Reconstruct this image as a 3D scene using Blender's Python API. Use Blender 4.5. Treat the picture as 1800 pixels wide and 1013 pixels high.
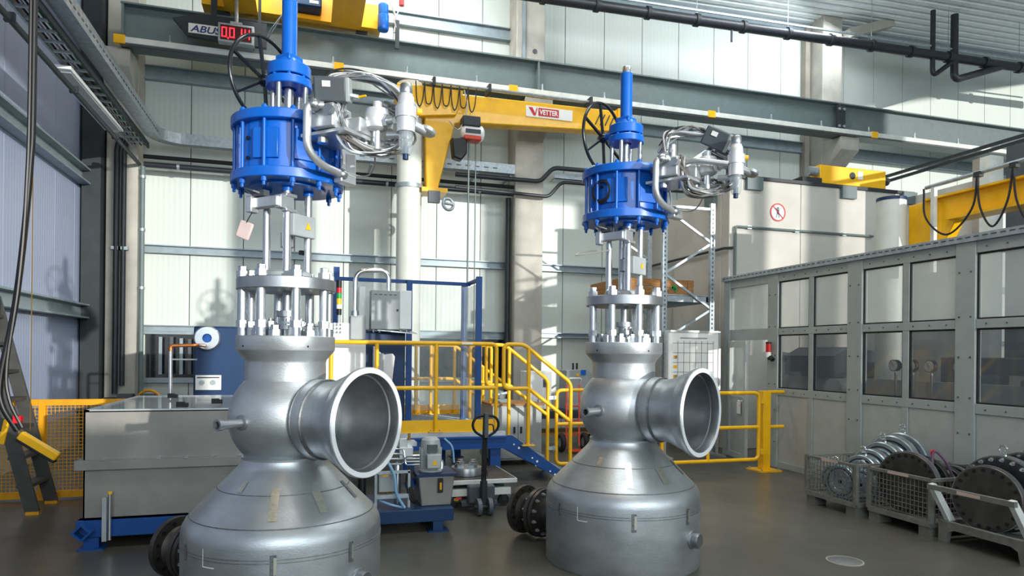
import bpy, math, random
from mathutils import Vector, Matrix
random.seed(7)
scene = bpy.context.scene
for o in list(bpy.data.objects): bpy.data.objects.remove(o, do_unlink=True)
col = scene.collection
PI = math.pi

# ------------------------------------------------------------------ camera
cam_d = bpy.data.cameras.new('camera'); cam = bpy.data.objects.new('camera', cam_d); col.objects.link(cam)
cam_d.sensor_width = 36; cam_d.lens = 24.0
cam_d.shift_y = (620 - 506.5) / 1800
cam.location = (0, 0, 1.75)
cam.rotation_mode = 'QUATERNION'
_yaw = math.radians(16.8)
_q = Matrix.Rotation(-_yaw, 4, 'Z') @ Matrix.Rotation(PI / 2, 4, 'X') @ Matrix.Rotation(0.0106, 4, 'Z')
cam.rotation_quaternion = _q.to_quaternion()
scene.camera = cam

# ------------------------------------------------------------------ world, sun, window light, exposure
w = bpy.data.worlds.new('world'); scene.world = w; w.use_nodes = True
bg = w.node_tree.nodes['Background']; bg.inputs[0].default_value = (0.80, 0.92, 1.0, 1); bg.inputs[1].default_value = 0.35
scene.view_settings.view_transform = 'Standard'; scene.view_settings.look = 'None'
scene.view_settings.gamma = 1; scene.view_settings.use_curve_mapping = False
scene.view_settings.exposure = 0.25

def light(kind, name, loc, direction, energy, color=(1, 1, 1), **k):
    d = bpy.data.lights.new(name, kind); d.energy = energy; d.color = color
    for a, b in k.items(): setattr(d, a, b)
    o = bpy.data.objects.new(name, d); col.objects.link(o); o.location = loc
    o.rotation_mode = 'QUATERNION'
    o.rotation_quaternion = Vector(direction).to_track_quat('-Z', 'Y')
    return o
light('SUN', 'sun', (8, -12, 9), (-0.41, 0.91, -0.096), 3.1, (1.0, 0.97, 0.90), angle=math.radians(.6))
# daylight entering through the window band of the wall behind the camera, strip lamps under the roof, and an added overhead fill
light('AREA', 'window_daylight', (6, -7.6, 5.2), (0, 1, 0), 1150, (0.86, 0.95, 1.0), shape='RECTANGLE', size=20, size_y=4.6)
light('AREA', 'roof_area_light', (9.6, 12.0, 9.95), (-.25, .45, -.85), 250, (0.92, 0.97, 1.0), shape='RECTANGLE', size=8, size_y=.5)
light('AREA', 'roof_area_light', (1.2, 12.2, 9.8), (-.1, .45, -.85), 260, (0.92, 0.97, 1.0), shape='RECTANGLE', size=5, size_y=.5)
light('AREA', 'roof_area_light', (4.6, 3.6, 9.7), (0, 0, -1), 420, (0.92, 0.97, 1.0), shape='RECTANGLE', size=9, size_y=1.4)  # unseen fill light, added to brighten the floor and valve tops

# ------------------------------------------------------------------ materials
def lin(c):
    return tuple((x / 12.92 if x <= .04045 else ((x + .055) / 1.055) ** 2.4) for x in c)
def rgb(r, g, b): return lin((r / 255, g / 255, b / 255))
M = {}
def mat(name, c, rough=.5, metal=0., var=.08, scale=6., bump=0., bscale=60., alpha=1., trans=0., emit=0., stretch=(1, 1, 1), coat=0., spec=.5, ior=1.45):
    m = bpy.data.materials.new(name); m.use_nodes = True; nt = m.node_tree; b = nt.nodes['Principled BSDF']
    b.inputs['Roughness'].default_value = rough; b.inputs['Metallic'].default_value = metal
    b.inputs['Specular IOR Level'].default_value = spec; b.inputs['IOR'].default_value = ior
    b.inputs['Coat Weight'].default_value = coat
    tc = nt.nodes.new('ShaderNodeTexCoord'); mp = nt.nodes.new('ShaderNodeMapping'); mp.inputs['Scale'].default_value = stretch
    nt.links.new(tc.outputs['Object'], mp.inputs['Vector'])
    nz = nt.nodes.new('ShaderNodeTexNoise'); nz.inputs['Scale'].default_value = scale; nz.inputs['Detail'].default_value = 5
    nt.links.new(mp.outputs[0], nz.inputs['Vector'])
    rp = nt.nodes.new('ShaderNodeValToRGB')
    rp.color_ramp.elements[0].position = .3; rp.color_ramp.elements[1].position = .7
    rp.color_ramp.elements[0].color = tuple(max(0, x * (1 - var * 1.6)) for x in c) + (1,)
    rp.color_ramp.elements[1].color = tuple(min(1, x * (1 + var)) for x in c) + (1,)
    nt.links.new(nz.outputs['Fac'], rp.inputs[0]); nt.links.new(rp.outputs[0], b.inputs['Base Color'])
    if bump:
        n2 = nt.nodes.new('ShaderNodeTexNoise'); n2.inputs['Scale'].default_value = bscale; n2.inputs['Detail'].default_value = 3
        nt.links.new(mp.outputs[0], n2.inputs['Vector'])
        bp = nt.nodes.new('ShaderNodeBump'); bp.inputs['Strength'].default_value = bump; bp.inputs['Distance'].default_value = .01
        nt.links.new(n2.outputs['Fac'], bp.inputs['Height']); nt.links.new(bp.outputs[0], b.inputs['Normal'])
    b.inputs['Transmission Weight'].default_value = trans; b.inputs['Alpha'].default_value = alpha
    if emit:
        b.inputs['Emission Color'].default_value = tuple(c) + (1,); b.inputs['Emission Strength'].default_value = emit
    M[name] = m
    return m
mat('concrete', rgb(180, 177, 168), .85, var=.12, scale=2.2, bump=.25, bscale=25)
mat('concrete_grey', rgb(150, 144, 134), .85, var=.12, scale=2.2, bump=.25, bscale=25)
mat('concrete_cast', rgb(190, 188, 180), .8, var=.09, scale=1.2, bump=.15, bscale=20)
mat('steel_green', rgb(100, 114, 115), .5, var=.06)
mat('steel_dark', rgb(44, 50, 54), .55, var=.1)
mat('galv', rgb(168, 178, 184), .42, .55, var=.14, scale=14)
mat('girt', rgb(146, 160, 166), .45, .3, var=.08)
mat('roof_sheet', rgb(234, 240, 242), .65, .0, var=.04)
mat('rail_white', rgb(214, 218, 212), .5)
mat('black_pipe', rgb(46, 50, 56), .4, var=.1)
mat('black', rgb(20, 20, 22), .5)
mat('rubber', rgb(34, 34, 36), .75)
mat('yellow', rgb(246, 186, 12), .38, var=.05, coat=.2)
mat('yellow_dark', rgb(222, 156, 14), .45, var=.08)
mat('orange_red', rgb(206, 62, 28), .45)
mat('red', rgb(205, 24, 30), .4)
mat('green', rgb(16, 150, 70), .4)
mat('blue', rgb(0, 96, 194), .3, var=.06, coat=.35)
mat('blue_dark', rgb(2, 50, 92), .45, var=.08)
mat('blue_frame', rgb(8, 70, 138), .45, var=.06)
mat('navy', rgb(20, 44, 84), .5, var=.1)
mat('steel', rgb(172, 176, 180), .36, .9, var=.10, scale=5, bump=.06, bscale=40)
mat('steel_cast', rgb(150, 154, 158), .46, .85, var=.16, scale=3.5, bump=.12, bscale=70)
mat('steel_bright', rgb(198, 203, 207), .27, .92, var=.05, scale=20)
mat('steel_oiled', rgb(92, 88, 84), .42, .8, var=.22, scale=7)
mat('chrome', rgb(226, 230, 232), .14, .95, var=.04)
mat('alu', rgb(206, 210, 212), .35, .75, var=.06, scale=12)
mat('white_paint', rgb(236, 238, 238), .4, var=.03)
mat('grey_paint', rgb(160, 166, 168), .5, var=.06)
mat('grey_partition', rgb(158, 166, 164), .5, var=.05)
mat('grey_panel', rgb(176, 182, 180), .45, .15, var=.05)
mat('grey_dark', rgb(78, 84, 90), .5, var=.08)
mat('grey_vat', rgb(150, 148, 142), .45, .45, var=.12, scale=2.5)
mat('crate_grey', rgb(122, 122, 116), .55, .2, var=.15, scale=12)
mat('wood', rgb(158, 112, 66), .8, var=.2, scale=8, stretch=(1, 8, 8))
mat('copper', rgb(196, 124, 72), .35, .8)
mat('brass', rgb(204, 162, 74), .3, .85)
mat('hose_grey', rgb(166, 166, 164), .45, .15, var=.1)
mat('hose_blue', rgb(132, 178, 212), .35)
mat('pink_bag', rgb(232, 206, 200), .5, alpha=.75)
mat('glass', rgb(210, 222, 222), .04, alpha=.16, spec=.8)
mat('glass_clear', rgb(200, 212, 216), .05, alpha=.35)
mat('frosted', rgb(206, 214, 212), .22, alpha=.42, var=.06, scale=1.4)
mat('pane_dark', rgb(30, 34, 40), .15, var=.05, spec=.7)
mat('led', (1.0, .03, .05), emit=1.6)
mat('led_off', rgb(64, 8, 14), .4)
mat('paper', rgb(238, 238, 234), .6, var=.02)
mat('ink', rgb(60, 66, 76), .6)
mat('ink_blue', rgb(40, 62, 120), .5)
mat('sign_red', rgb(196, 30, 36), .5, var=.02)
mat('lamp_lens', rgb(196, 200, 200), .5)
mat('panel_plain', rgb(206, 210, 202), .45, var=.03)
mat('glass_smoke', rgb(92, 100, 106), .05, alpha=.48, var=.06, scale=1.2, spec=.7)
mat('face_white', rgb(244, 246, 248), .4, .15, var=.02)
mat('white_cast', rgb(214, 216, 218), .35, .35, var=.05)
mat('black_gloss', rgb(22, 26, 32), .25, var=.1, coat=.4)
mat('wheel_grey', rgb(96, 104, 112), .5)
mat('rubber_gloss', rgb(14, 15, 17), .42)
mat('strap', rgb(96, 70, 96), .7)
mat('grating', rgb(138, 148, 154), .45, .5, var=.15, scale=30)

def wall_mat(name, c, axis):
    """ribbed sandwich panel: fine vertical micro-lining as relief, faint streaks of dirt"""
    m = mat(name, c, .45, 0, var=.035, scale=.9, stretch=(1, 1, .12))
    nt = m.node_tree; b = nt.nodes['Principled BSDF']
    tc = nt.nodes.new('ShaderNodeTexCoord'); wv = nt.nodes.new('ShaderNodeTexWave'); wv.bands_direction = axis
    wv.inputs['Scale'].default_value = 3.2; wv.wave_profile = 'SIN'
    nt.links.new(tc.outputs['Object'], wv.inputs['Vector'])
    bp = nt.nodes.new('ShaderNodeBump'); bp.inputs['Strength'].default_value = .25; bp.inputs['Distance'].default_value = .006
    nt.links.new(wv.outputs['Fac'], bp.inputs['Height']); nt.links.new(bp.outputs[0], b.inputs['Normal'])
wall_mat('panel_white', rgb(204, 212, 206), 'X')
wall_mat('panel_blue', rgb(158, 169, 194), 'Y')

def floor_mat():
    m = mat('floor', rgb(84, 82, 74), .3, 0, var=.16, scale=.7, bump=.05, bscale=8)
    nt = m.node_tree; b = nt.nodes['Principled BSDF']
    nz = nt.nodes.new('ShaderNodeTexNoise'); nz.inputs['Scale'].default_value = 2.1; nz.inputs['Detail'].default_value = 8
    tc = nt.nodes.new('ShaderNodeTexCoord'); nt.links.new(tc.outputs['Object'], nz.inputs['Vector'])
    mr = nt.nodes.new('ShaderNodeMapRange'); mr.inputs['To Min'].default_value = .2; mr.inputs['To Max'].default_value = .45
    nt.links.new(nz.outputs['Fac'], mr.inputs['Value']); nt.links.new(mr.outputs[0], b.inputs['Roughness'])
floor_mat()

# ------------------------------------------------------------------ mesh builder
class MB:
    def __init__(s): s.v = []; s.f = []
    def add(s, vs, fs):
        n = len(s.v); s.v += [tuple(p) for p in vs]; s.f += [tuple(i + n for i in f) for f in fs]; return s
    def box(s, x0, x1, y0, y1, z0, z1):
        vs = [(x, y, z) for z in (z0, z1) for y in (y0, y1) for x in (x0, x1)]
        return s.add(vs, [(0, 2, 3, 1), (4, 5, 7, 6), (0, 1, 5, 4), (2, 6, 7, 3), (0, 4, 6, 2), (1, 3, 7, 5)])
    def cbox(s, c, size, rz=0., ry=0., rx=0.):
        R = Matrix.Rotation(rz, 3, 'Z') @ Matrix.Rotation(ry, 3, 'Y') @ Matrix.Rotation(rx, 3, 'X')
        vs = [Vector(c) + R @ Vector((x * size[0] / 2, y * size[1] / 2, z * size[2] / 2)) for z in (-1, 1) for y in (-1, 1) for x in (-1, 1)]
        return s.add(vs, [(0, 2, 3, 1), (4, 5, 7, 6), (0, 1, 5, 4), (2, 6, 7, 3), (0, 4, 6, 2), (1, 3, 7, 5)])
    def bar(s, p0, p1, w, h, up=(0, 0, 1)):
        p0, p1 = Vector(p0), Vector(p1); d = (p1 - p0).normalized(); up = Vector(up)
        if abs(d.dot(up)) > .99: up = Vector((0, 1, 0))
        a = d.cross(up).normalized(); b = a.cross(d)
        vs = [p + a * i * w / 2 + b * j * h / 2 for p in (p0, p1) for i, j in ((-1, -1), (1, -1), (1, 1), (-1, 1))]
        return s.add(vs, [(3, 2, 1, 0), (4, 5, 6, 7), (0, 1, 5, 4), (1, 2, 6, 5), (2, 3, 7, 6), (3, 0, 4, 7)])
    def lathe(s, prof, o=(0, 0, 0), ax=(0, 0, 1), seg=32, close=False):
        """profile [(r, h)] turned about the axis ax through o"""
        o = Vector(o); ax = Vector(ax).normalized()
        t = Vector((1, 0, 0)) if abs(ax.x) < .9 else Vector((0, 1, 0))
        a = (t - ax * t.dot(ax)).normalized(); b = ax.cross(a)
        vs = []; n = len(prof)
        for r, h in prof:
            for k in range(seg):
                an = 2 * PI * k / seg; vs.append(o + ax * h + (a * math.cos(an) + b * math.sin(an)) * r)
        fs = []
        for i in range(n if close else n - 1):
            j = (i + 1) % n
            for k in range(seg):
                l = (k + 1) % seg; fs.append((i * seg + k, i * seg + l, j * seg + l, j * seg + k))
        if not close:
            fs.append(tuple(range(seg - 1, -1, -1))); fs.append(tuple((n - 1) * seg + k for k in range(seg)))
        return s.add(vs, fs)
    def cyl(s, p0, p1, r, r1=None, seg=16):
        p0, p1 = Vector(p0), Vector(p1); L = (p1 - p0).length
        return s.lathe([(r, 0), (r if r1 is None else r1, L)], p0, p1 - p0, seg)
    def ring(s, c, ax, r0, r1, h, seg=32):
        return s.lathe([(r0, -h / 2), (r1, -h / 2), (r1, h / 2), (r0, h / 2)], c, ax, seg, True)
    def torus(s, c, ax, R, r, seg=40, sub=10):
        return s.lathe([(R + r * math.cos(2 * PI * k / sub), r * math.sin(2 * PI * k / sub)) for k in range(sub)], c, ax, seg, True)
    def sphere(s, c, r, seg=16, ax=(0, 0, 1), sq=1.):
        n = seg // 2
        return s.lathe([(max(1e-4, r * math.sin(PI * i / n)), -r * sq * math.cos(PI * i / n)) for i in range(n + 1)], c, ax, seg)
    def tube(s, pts, r, seg=8, closed=False):
        pts = [Vector(p) for p in pts]; n = len(pts); vs = []; prev = None
        for i, p in enumerate(pts):
            if closed: d = pts[(i + 1) % n] - pts[i - 1]
            else: d = pts[min(i + 1, n - 1)] - pts[max(i - 1, 0)]
            d.normalize()
            if prev is None:
                t = Vector((0, 0, 1)) if abs(d.z) < .9 else Vector((1, 0, 0))
                a = d.cross(t).normalized()
            else: a = (prev - d * prev.dot(d)).normalized()
            prev = a; b = d.cross(a)
            for k in range(seg):
                an = 2 * PI * k / seg; vs.append(p + (a * math.cos(an) + b * math.sin(an)) * r)
        fs = []
        for i in range(n if closed else n - 1):
            j = (i + 1) % n
            for k in range(seg):
                l = (k + 1) % seg; fs.append((i * seg + k, i * seg + l, j * seg + l, j * seg + k))
        if not closed:
            fs.append(tuple(range(seg - 1, -1, -1))); fs.append(tuple((n - 1) * seg + k for k in range(seg)))
        return s.add(vs, fs)
    def prism(s, poly, off):
        n = len(poly); off = Vector(off); vs = [Vector(p) for p in poly] + [Vector(p) + off for p in poly]
        return s.add(vs, [tuple(range(n - 1, -1, -1)), tuple(range(n, 2 * n))] + [(i, (i + 1) % n, (i + 1) % n + n, i + n) for i in range(n)])
    def mesh(s, name, angle=40):
        me = bpy.data.meshes.new(name); me.from_pydata(s.v, [], s.f)
        import bmesh
        bm = bmesh.new(); bm.from_mesh(me); bmesh.ops.recalc_face_normals(bm, faces=bm.faces); bm.to_mesh(me); bm.free()
        me.shade_smooth(); me.set_sharp_from_angle(angle=math.radians(angle)); me.update()
        return me
    def build(s, name, m, parent=None, bevel=0., angle=40, label=None):
        """vertices are given in the parent's frame when the parent is turned, else in world metres"""
        if parent is not None and not parent.get('_loc'):
            off = Vector((0, 0, 0)); p = parent
            while p is not None: off += p.location; p = p.parent
            s.v = [tuple(Vector(q) - off) for q in s.v]
        o = bpy.data.objects.new(name, s.mesh(name, angle)); col.objects.link(o)
        o.data.materials.append(M[m] if isinstance(m, str) else m)
        if parent is not None:
            o.parent = parent
            if parent.get('_loc'): o['_loc'] = 1
        if bevel:
            bv = o.modifiers.new('bevel', 'BEVEL'); bv.width = bevel; bv.segments = 2; bv.limit_method = 'ANGLE'
        if label: o['label'] = label
        return o
def fillet(pts, R, n=6):
    """round the corners of a polyline"""
    pts = [Vector(p) for p in pts]; out = [pts[0]]
    for i in range(1, len(pts) - 1):
        a, b, c = pts[i - 1], pts[i], pts[i + 1]
        r = min(R, (a - b).length * .49, (c - b).length * .49)
        p, q = b + (a - b).normalized() * r, b + (c - b).normalized() * r
        for k in range(n + 1):
            t = k / n; out.append(p * (1 - t) ** 2 + b * 2 * t * (1 - t) + q * t * t)
    return out + [pts[-1]]
def smooth(pts, n=8):
    """Catmull-Rom through points"""
    P = [Vector(p) for p in pts]; P = [P[0] * 2 - P[1]] + P + [P[-1] * 2 - P[-2]]; out = []
    for i in range(1, len(P) - 2):
        a, b, c, d = P[i - 1:i + 3]
        for k in range(n):
            t = k / n
            out.append(.5 * ((2 * b) + (c - a) * t + (2 * a - 5 * b + 4 * c - d) * t * t + (3 * b - a - 3 * c + d) * t ** 3))
    return out + [P[-2]]
def thing(name, label, cat, loc=(0, 0, 0), rz=0., group=None, local=False):
    o = bpy.data.objects.new(name, None); col.objects.link(o); o.location = loc; o.rotation_euler = (0, 0, rz)
    o.empty_display_size = .1
    o['label'] = label; o['category'] = cat
    if group: o['group'] = group
    if local: o['_loc'] = 1
    return o
def tag(o, label, cat=None, group=None, kind=None):
    o['label'] = label
    if cat: o['category'] = cat
    if group: o['group'] = group
    if kind: o['kind'] = kind
    return o
def inst(name, me, parent, loc, rot=None, m=None):
    o = bpy.data.objects.new(name, me); col.objects.link(o); o.parent = parent
    if parent.get('_loc'): o['_loc'] = 1
    o.location = loc
    if rot is not None:
        o.rotation_mode = 'QUATERNION'; o.rotation_quaternion = rot
    if m and not me.materials: me.materials.append(M[m])
    return o
def turn(ax): return Vector((0, 0, 1)).rotation_difference(Vector(ax))
def woff(parent):
    off = Vector((0, 0, 0)); p = parent
    while p is not None: off += p.location; p = p.parent
    return off
def text(name, s, m, parent, origin, right, up, height, depth=.004, width=None, shear=0., bold=.015):
    """flat lettering as a thin mesh; baseline starts at origin"""
    cu = bpy.data.curves.new('t', 'FONT'); cu.body = s; cu.size = 1; cu.extrude = .01; cu.offset = bold; cu.shear = shear
    to = bpy.data.objects.new('t', cu); col.objects.link(to); bpy.context.view_layer.update()
    me = bpy.data.meshes.new_from_object(to.evaluated_get(bpy.context.evaluated_depsgraph_get()))
    bpy.data.objects.remove(to, do_unlink=True)
    xs = [v.co.x for v in me.vertices]; ys = [v.co.y for v in me.vertices]
    ky = height / max(ys); kx = (width / (max(xs) - min(xs))) if width else ky; x0 = min(xs)
    r, u = Vector(right).normalized(), Vector(up).normalized(); n = r.cross(u)
    off = Vector(origin) - (Vector() if parent.get('_loc') else woff(parent))
    for v in me.vertices:
        c = v.co.copy(); v.co = off + r * (c.x - x0) * kx + u * c.y * ky + n * (depth if c.z > 0 else 0)
    me.materials.clear(); me.materials.append(M[m])
    o = bpy.data.objects.new(name, me); col.objects.link(o); o.parent = parent
    if parent.get('_loc'): o['_loc'] = 1
    return o

# ================================================================== the hall
def struct(o, label):
    o['kind'] = 'structure'; o['label'] = label; o['category'] = 'structure'; return o
def sthing(name, label, loc=(0, 0, 0)):
    o = thing(name, label, 'structure', loc); o['kind'] = 'structure'; return o

struct(MB().box(-4.4, 24, -8.3, 15.4, -.2, 0).build('floor', 'floor'), 'grey polished concrete floor of the workshop hall')
XL, YB = -4.0, 15.0
def zroof(x): return 10.30 + .025 * (x - 7.3)
# back wall of upright sandwich panels, one metre each
wb = sthing('wall_back', 'pale ribbed sandwich panel wall across the back of the hall', (0, YB, 0))
MB().box(-4.4, 24, YB + .06, YB + .2, 0, 11).build('wall_core', 'grey_dark', wb)
pm = MB().box(.008, .992, 0, .06, 0, 11.0).mesh('wall_panel')
for i in range(27): inst('wall_panel', pm, wb, (-4.25 + i, 0, 0), m='panel_white')
wl = sthing('wall_left', 'bluish upright panel wall along the left of the hall', (XL, 0, 0))
MB().box(XL - .2, XL - .06, -8.3, YB, 0, 11).build('wall_core', 'grey_dark', wl)
pm = MB().box(-.06, 0, .008, .992, 0.55, 11.0).mesh('wall_panel')
for i in range(23): inst('wall_panel', pm, wl, (0, -8.0 + i, 0), m='panel_blue')
MB().box(XL - .06, XL + .03, -8.2, YB, 0, .55).build('plinth', 'concrete_grey', wl)
# wall behind the camera with a window band, through which the low sun falls in
wf = sthing('wall_front', 'plain wall with a tall window band opposite the back wall', (0, -8, 0))
MB().box(-4.4, 24, -8.2, -8, 0, 2.6).build('sill_wall', 'panel_white', wf)
MB().box(-4.4, 24, -8.2, -8, 7.7, 11.2).build('upper_wall', 'panel_white', wf)
for x, wd_ in ((-2, .3), (.8, .3), (3.2, .3), (6.7, .3), (12, .3), (14.4, .3), (16.65, .3), (18.1, .7), (21, .3)): MB().cbox((x, -8.1, 5.15), (wd_, .2, 5.1)).build('mullion', 'steel_dark', wf)
MB().box(8.95, 10.5, -8.2, -8, 2.6, 7.7).build('shade_pier', 'panel_white', wf)  # solid block added in the window band to shade the left back wall
# roof: trapezoidal sheeting with ribs along x
def roof():
    mb = MB(); y = -8.4; prof = []
    while y < 15.3:
        prof += [(y, 0.), (y + .13, 0.), (y + .165, .07), (y + .225, .07)]; y += .26
    for a, b in zip(prof, prof[1:]):
        if b[0] - a[0] < 1e-6: continue
        x0, x1 = -4.4, 24.
        mb.add([(x0, a[0], zroof(x0) + a[1]), (x1, a[0], zroof(x1) + a[1]), (x1, b[0], zroof(x1) + b[1]), (x0, b[0], zroof(x0) + b[1])], [(0, 1, 2, 3)])
    x0, x1 = -4.4, 24.
    mb.add([(x0, -8.4, zroof(x0) + .2), (x1, -8.4, zroof(x1) + .2), (x1, 15.4, zroof(x1) + .2), (x0, 15.4, zroof(x0) + .2)], [(0, 1, 2, 3)])
    return mb
struct(roof().build('ceiling', 'roof_sheet', angle=20), 'white trapezoidal sheet metal roof seen from below')

# girts
def girt(name, y, x0, x1, z, h=.2, lab=''):
    mb = MB().box(x0, x1, y - .06, y - .005, z - h / 2, z + h / 2).box(x0, x1, y - .14, y - .06, z + h / 2 - .02, z + h / 2).box(x0, x1, y - .14, y - .06, z - h / 2, z - h / 2 + .02)
    return struct(mb.build(name, 'girt'), lab)
girt('trim_1', YB, -3.3, 24, 2.16, .12, 'thin grey girt just above the dark strip window on the back wall')
girt('trim_2', YB, -3.3, 24, 3.72, .16, 'grey girt at mid height across the back wall')
girt('trim_3', YB, -3.1, 24, 7.18, .28, 'grey girt just below the crane runway on the back wall')
girt('trim_4', YB, -3.1, 4.5, 8.98, .28, 'grey girt above the crane runway on the back wall')
struct(MB().prism([(5.2, YB - .15, zroof(5.2) - .35), (24, YB - .15, zroof(24) - .35), (24, YB - .15, zroof(24)), (5.2, YB - .15, zroof(5.2))], (0, .14, 0)).build('trim_5', 'girt'), 'grey eaves strip where the roof meets the back wall')
def lgirt(name, z, h, lab):
    mb = MB().box(XL + .005, XL + .06, -8, 14.2, z - h / 2, z + h / 2).box(XL + .06, XL + .2, -8, 14.2, z + h / 2 - .03, z + h / 2).box(XL + .06, XL + .2, -8, 14.2, z - h / 2, z - h / 2 + .03)
    return struct(mb.build(name, 'girt'), lab)
lgirt('trim_6', 2.42, .26, 'lower grey girt along the left wall')
lgirt('trim_7', 4.88, .28, 'middle grey girt along the left wall')
lgirt('trim_8', 7.4, .28, 'upper grey girt along the left wall')
# concrete columns with corbels
def column(name, x0, x1, yf, cor, lab, top=10.6):
    c = sthing(name, lab, ((x0 + x1) / 2, yf, 0))
    MB().box(x0, x1, yf, YB - .01, 0, top).build('shaft', 'concrete', c, bevel=.02)
    if cor:
        zt = cor
        MB().prism([(x0 + .02, yf, zt - .75), (x0 + .02, yf, zt), (x0 + .02, yf - .62, zt), (x0 + .02, yf - .62, zt - .32)], (x1 - x0 - .04, 0, 0)).build('corbel', 'concrete', c, bevel=.015)
    return c
cl = column('trim_9', -3.62, -3.08, 14.45, 7.18, 'concrete corner column with corbel at the left')
MB().box(-3.95, -3.64, 14.2, 14.95, 0, 10.5).build('corner_post', 'steel_dark', cl)
cm = column('trim_10', 4.38, 5.04, 14.4, 7.18, 'concrete column in the middle of the back wall')
MB().box(4.5, 4.56, 14.33, 14.4, 8.0, 10.3).build('downpipe', 'girt', cm)
MB().cyl((4.8, 14.38, 8.45), (4.8, 14.4, 8.45), .05).build('anchor_cap', 'grey_dark', cm)
cr = column('trim_11', 12.55, 13.15, 14.4, 7.18, 'concrete column with corbel at the right of the back wall')
MB().box(12.36, 12.5, 14.8, 14.98, 0, 10.3).build('side_post', 'concrete_grey', cr)
MB().cyl((12.9, 14.38, 8.05), (12.9, 14.4, 8.05), .07).build('anchor_cap', 'grey_dark', cr)
MB().bar((13.2, 14.3, 10.0), (14.6, 14.3, 10.5), .25, .22).build('brace', 'concrete', cr)
# dark strip window low on the back wall
wi = sthing('window_1', 'dark strip window low on the back wall', (1, YB - .1, 1.2))
MB().box(-3.0, 4.3, YB - .06, YB - .002, 1.15, 2.08).build('window_pane', 'pane_dark', wi)
for z0, z1 in ((1.08, 1.18), (2.04, 2.1)): MB().box(-3.05, 4.35, YB - .12, YB - .002, z0, z1).build('window_rail', 'girt', wi)
for k in range(8): MB().box(-3.0 + k * 1.04, -2.96 + k * 1.04, YB - .1, YB - .002, 1.18, 2.04).build('mullion', 'steel_dark', wi)
rs = sthing('trim_12', 'thin plastic curtain strips hanging before the dark window')
for k in range(9):
    x = -2.75 + k * .18 + random.uniform(-.03, .03)
    MB().box(x, x + .06, YB - .2, YB - .19, 1.25, 2.0 - random.random() * .1).build('curtain_strip', 'grey_dark' if k % 2 else 'girt', rs)

# ------------------------------------------------------------------ crane runway, busbar, pipes
def ibeam_x(mb, x0, x1, y, z0, z1, w, tf=.03, tw=.03):
    return mb.box(x0, x1, y - w / 2, y + w / 2, z0, z0 + tf).box(x0, x1, y - w / 2, y + w / 2, z1 - tf, z1).box(x0, x1, y - tw / 2, y + tw / 2, z0 + tf, z1 - tf)
rw = thing('crane_runway_girder', 'long dark grey steel runway girder carried by the concrete columns', 'crane girder', (4, 13.95, 7.1))
ibeam_x(MB(), -3.25, 24, 13.95, 7.2, 8.0, .32).build('girder', 'steel_green', rw)
MB().box(-3.2, 24, 13.92, 13.98, 8.0, 8.05).build('crane_rail', 'steel_dark', rw)
for x in (-3.22, 4.7, 12.55): MB().box(x - .02, x + .02, 13.8, 14.1, 7.23, 7.97).build('stiffener', 'steel_green', rw)
p = MB().box(12.42, 12.66, 13.74, 13.8, 7.3, 7.92).build('splice_plate', 'steel_dark', rw)
for z in (7.4, 7.82):
    for x in (12.47, 12.61): MB().cyl((x, 13.74, z), (x, 13.71, z), .035, seg=6).build('bolt', 'galv', p)
bb = thing('conductor_rail', 'white conductor rail with yellow joint caps below the runway girder', 'conductor rail', (4, 13.6, 6.9))
MB().box(-3.25, 24, 13.52, 13.62, 7.15, 7.26).build('rail', 'rail_white', bb, bevel=.01)
MB().box(-3.2, 24, 13.54, 13.6, 7.12, 7.15).build('slot', 'grey_dark', bb)
for x in (-3.2, .55, 4.05, 8.75, 13.35): MB().box(x - .09, x + .09, 13.505, 13.635, 7.13, 7.28).build('joint_cap', 'yellow', bb)
for k in range(17):
    x = -2.4 + k * 1.42
    MB().box(x - .02, x + .02, 13.55, 13.8, 7.26, 7.3).cyl((x, 13.57, 7.26), (x, 13.57, 7.4), .02, seg=6).build('bracket', 'galv', bb)
dp = thing('drain_pipe', 'thick black drain pipe hung below the roof in front of the back wall', 'pipe', (10, 13.3, 9.2))
MB().cyl((4.0, 13.3, 9.06), (21, 13.3, 9.42), .11, seg=20).build('pipe', 'black_pipe', dp)
MB().bar((4.0, 13.3, 9.28), (21, 13.3, 9.64), .04, .04).build('carrier_rail', 'galv', dp)
for k in range(13):
    x = 4.6 + k * 1.2; z = 9.06 + (x - 4) * .0212
    MB().ring((x, 13.3, z), (1, 0, 0), .108, .14, .09, 20).build('clamp', 'steel_dark', dp)
    if k % 2: MB().cyl((x, 13.3, z + .12), (x, 13.3, zroof(x)), .008, seg=6).build('hanger_rod', 'galv', dp)
MB().cyl((9.1, 13.3, 9.1), (9.1, 13.3, 8.8), .025).build('branch_stub', 'black_pipe', dp)
dl = thing('drain_branch', 'thicker black bent branch dropping from the roof to the drain pipe', 'pipe', (15.6, 13.3, 9))
MB().tube(fillet([(15.6, 13.3, 10.4), (15.6, 13.3, 8.75), (17.2, 13.3, 9.3)], .2), .09, 12).build('pipe', 'black_pipe', dl)
dl = thing('drain_branch', 'thinner black bent branch dropping from the roof to the drain pipe', 'pipe', (14.9, 13.3, 9))
MB().tube(fillet([(14.9, 13.3, 10.4), (14.9, 13.3, 8.75), (15.6, 13.3, 9.25)], .2), .06, 12).build('pipe', 'black_pipe', dl)

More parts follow.
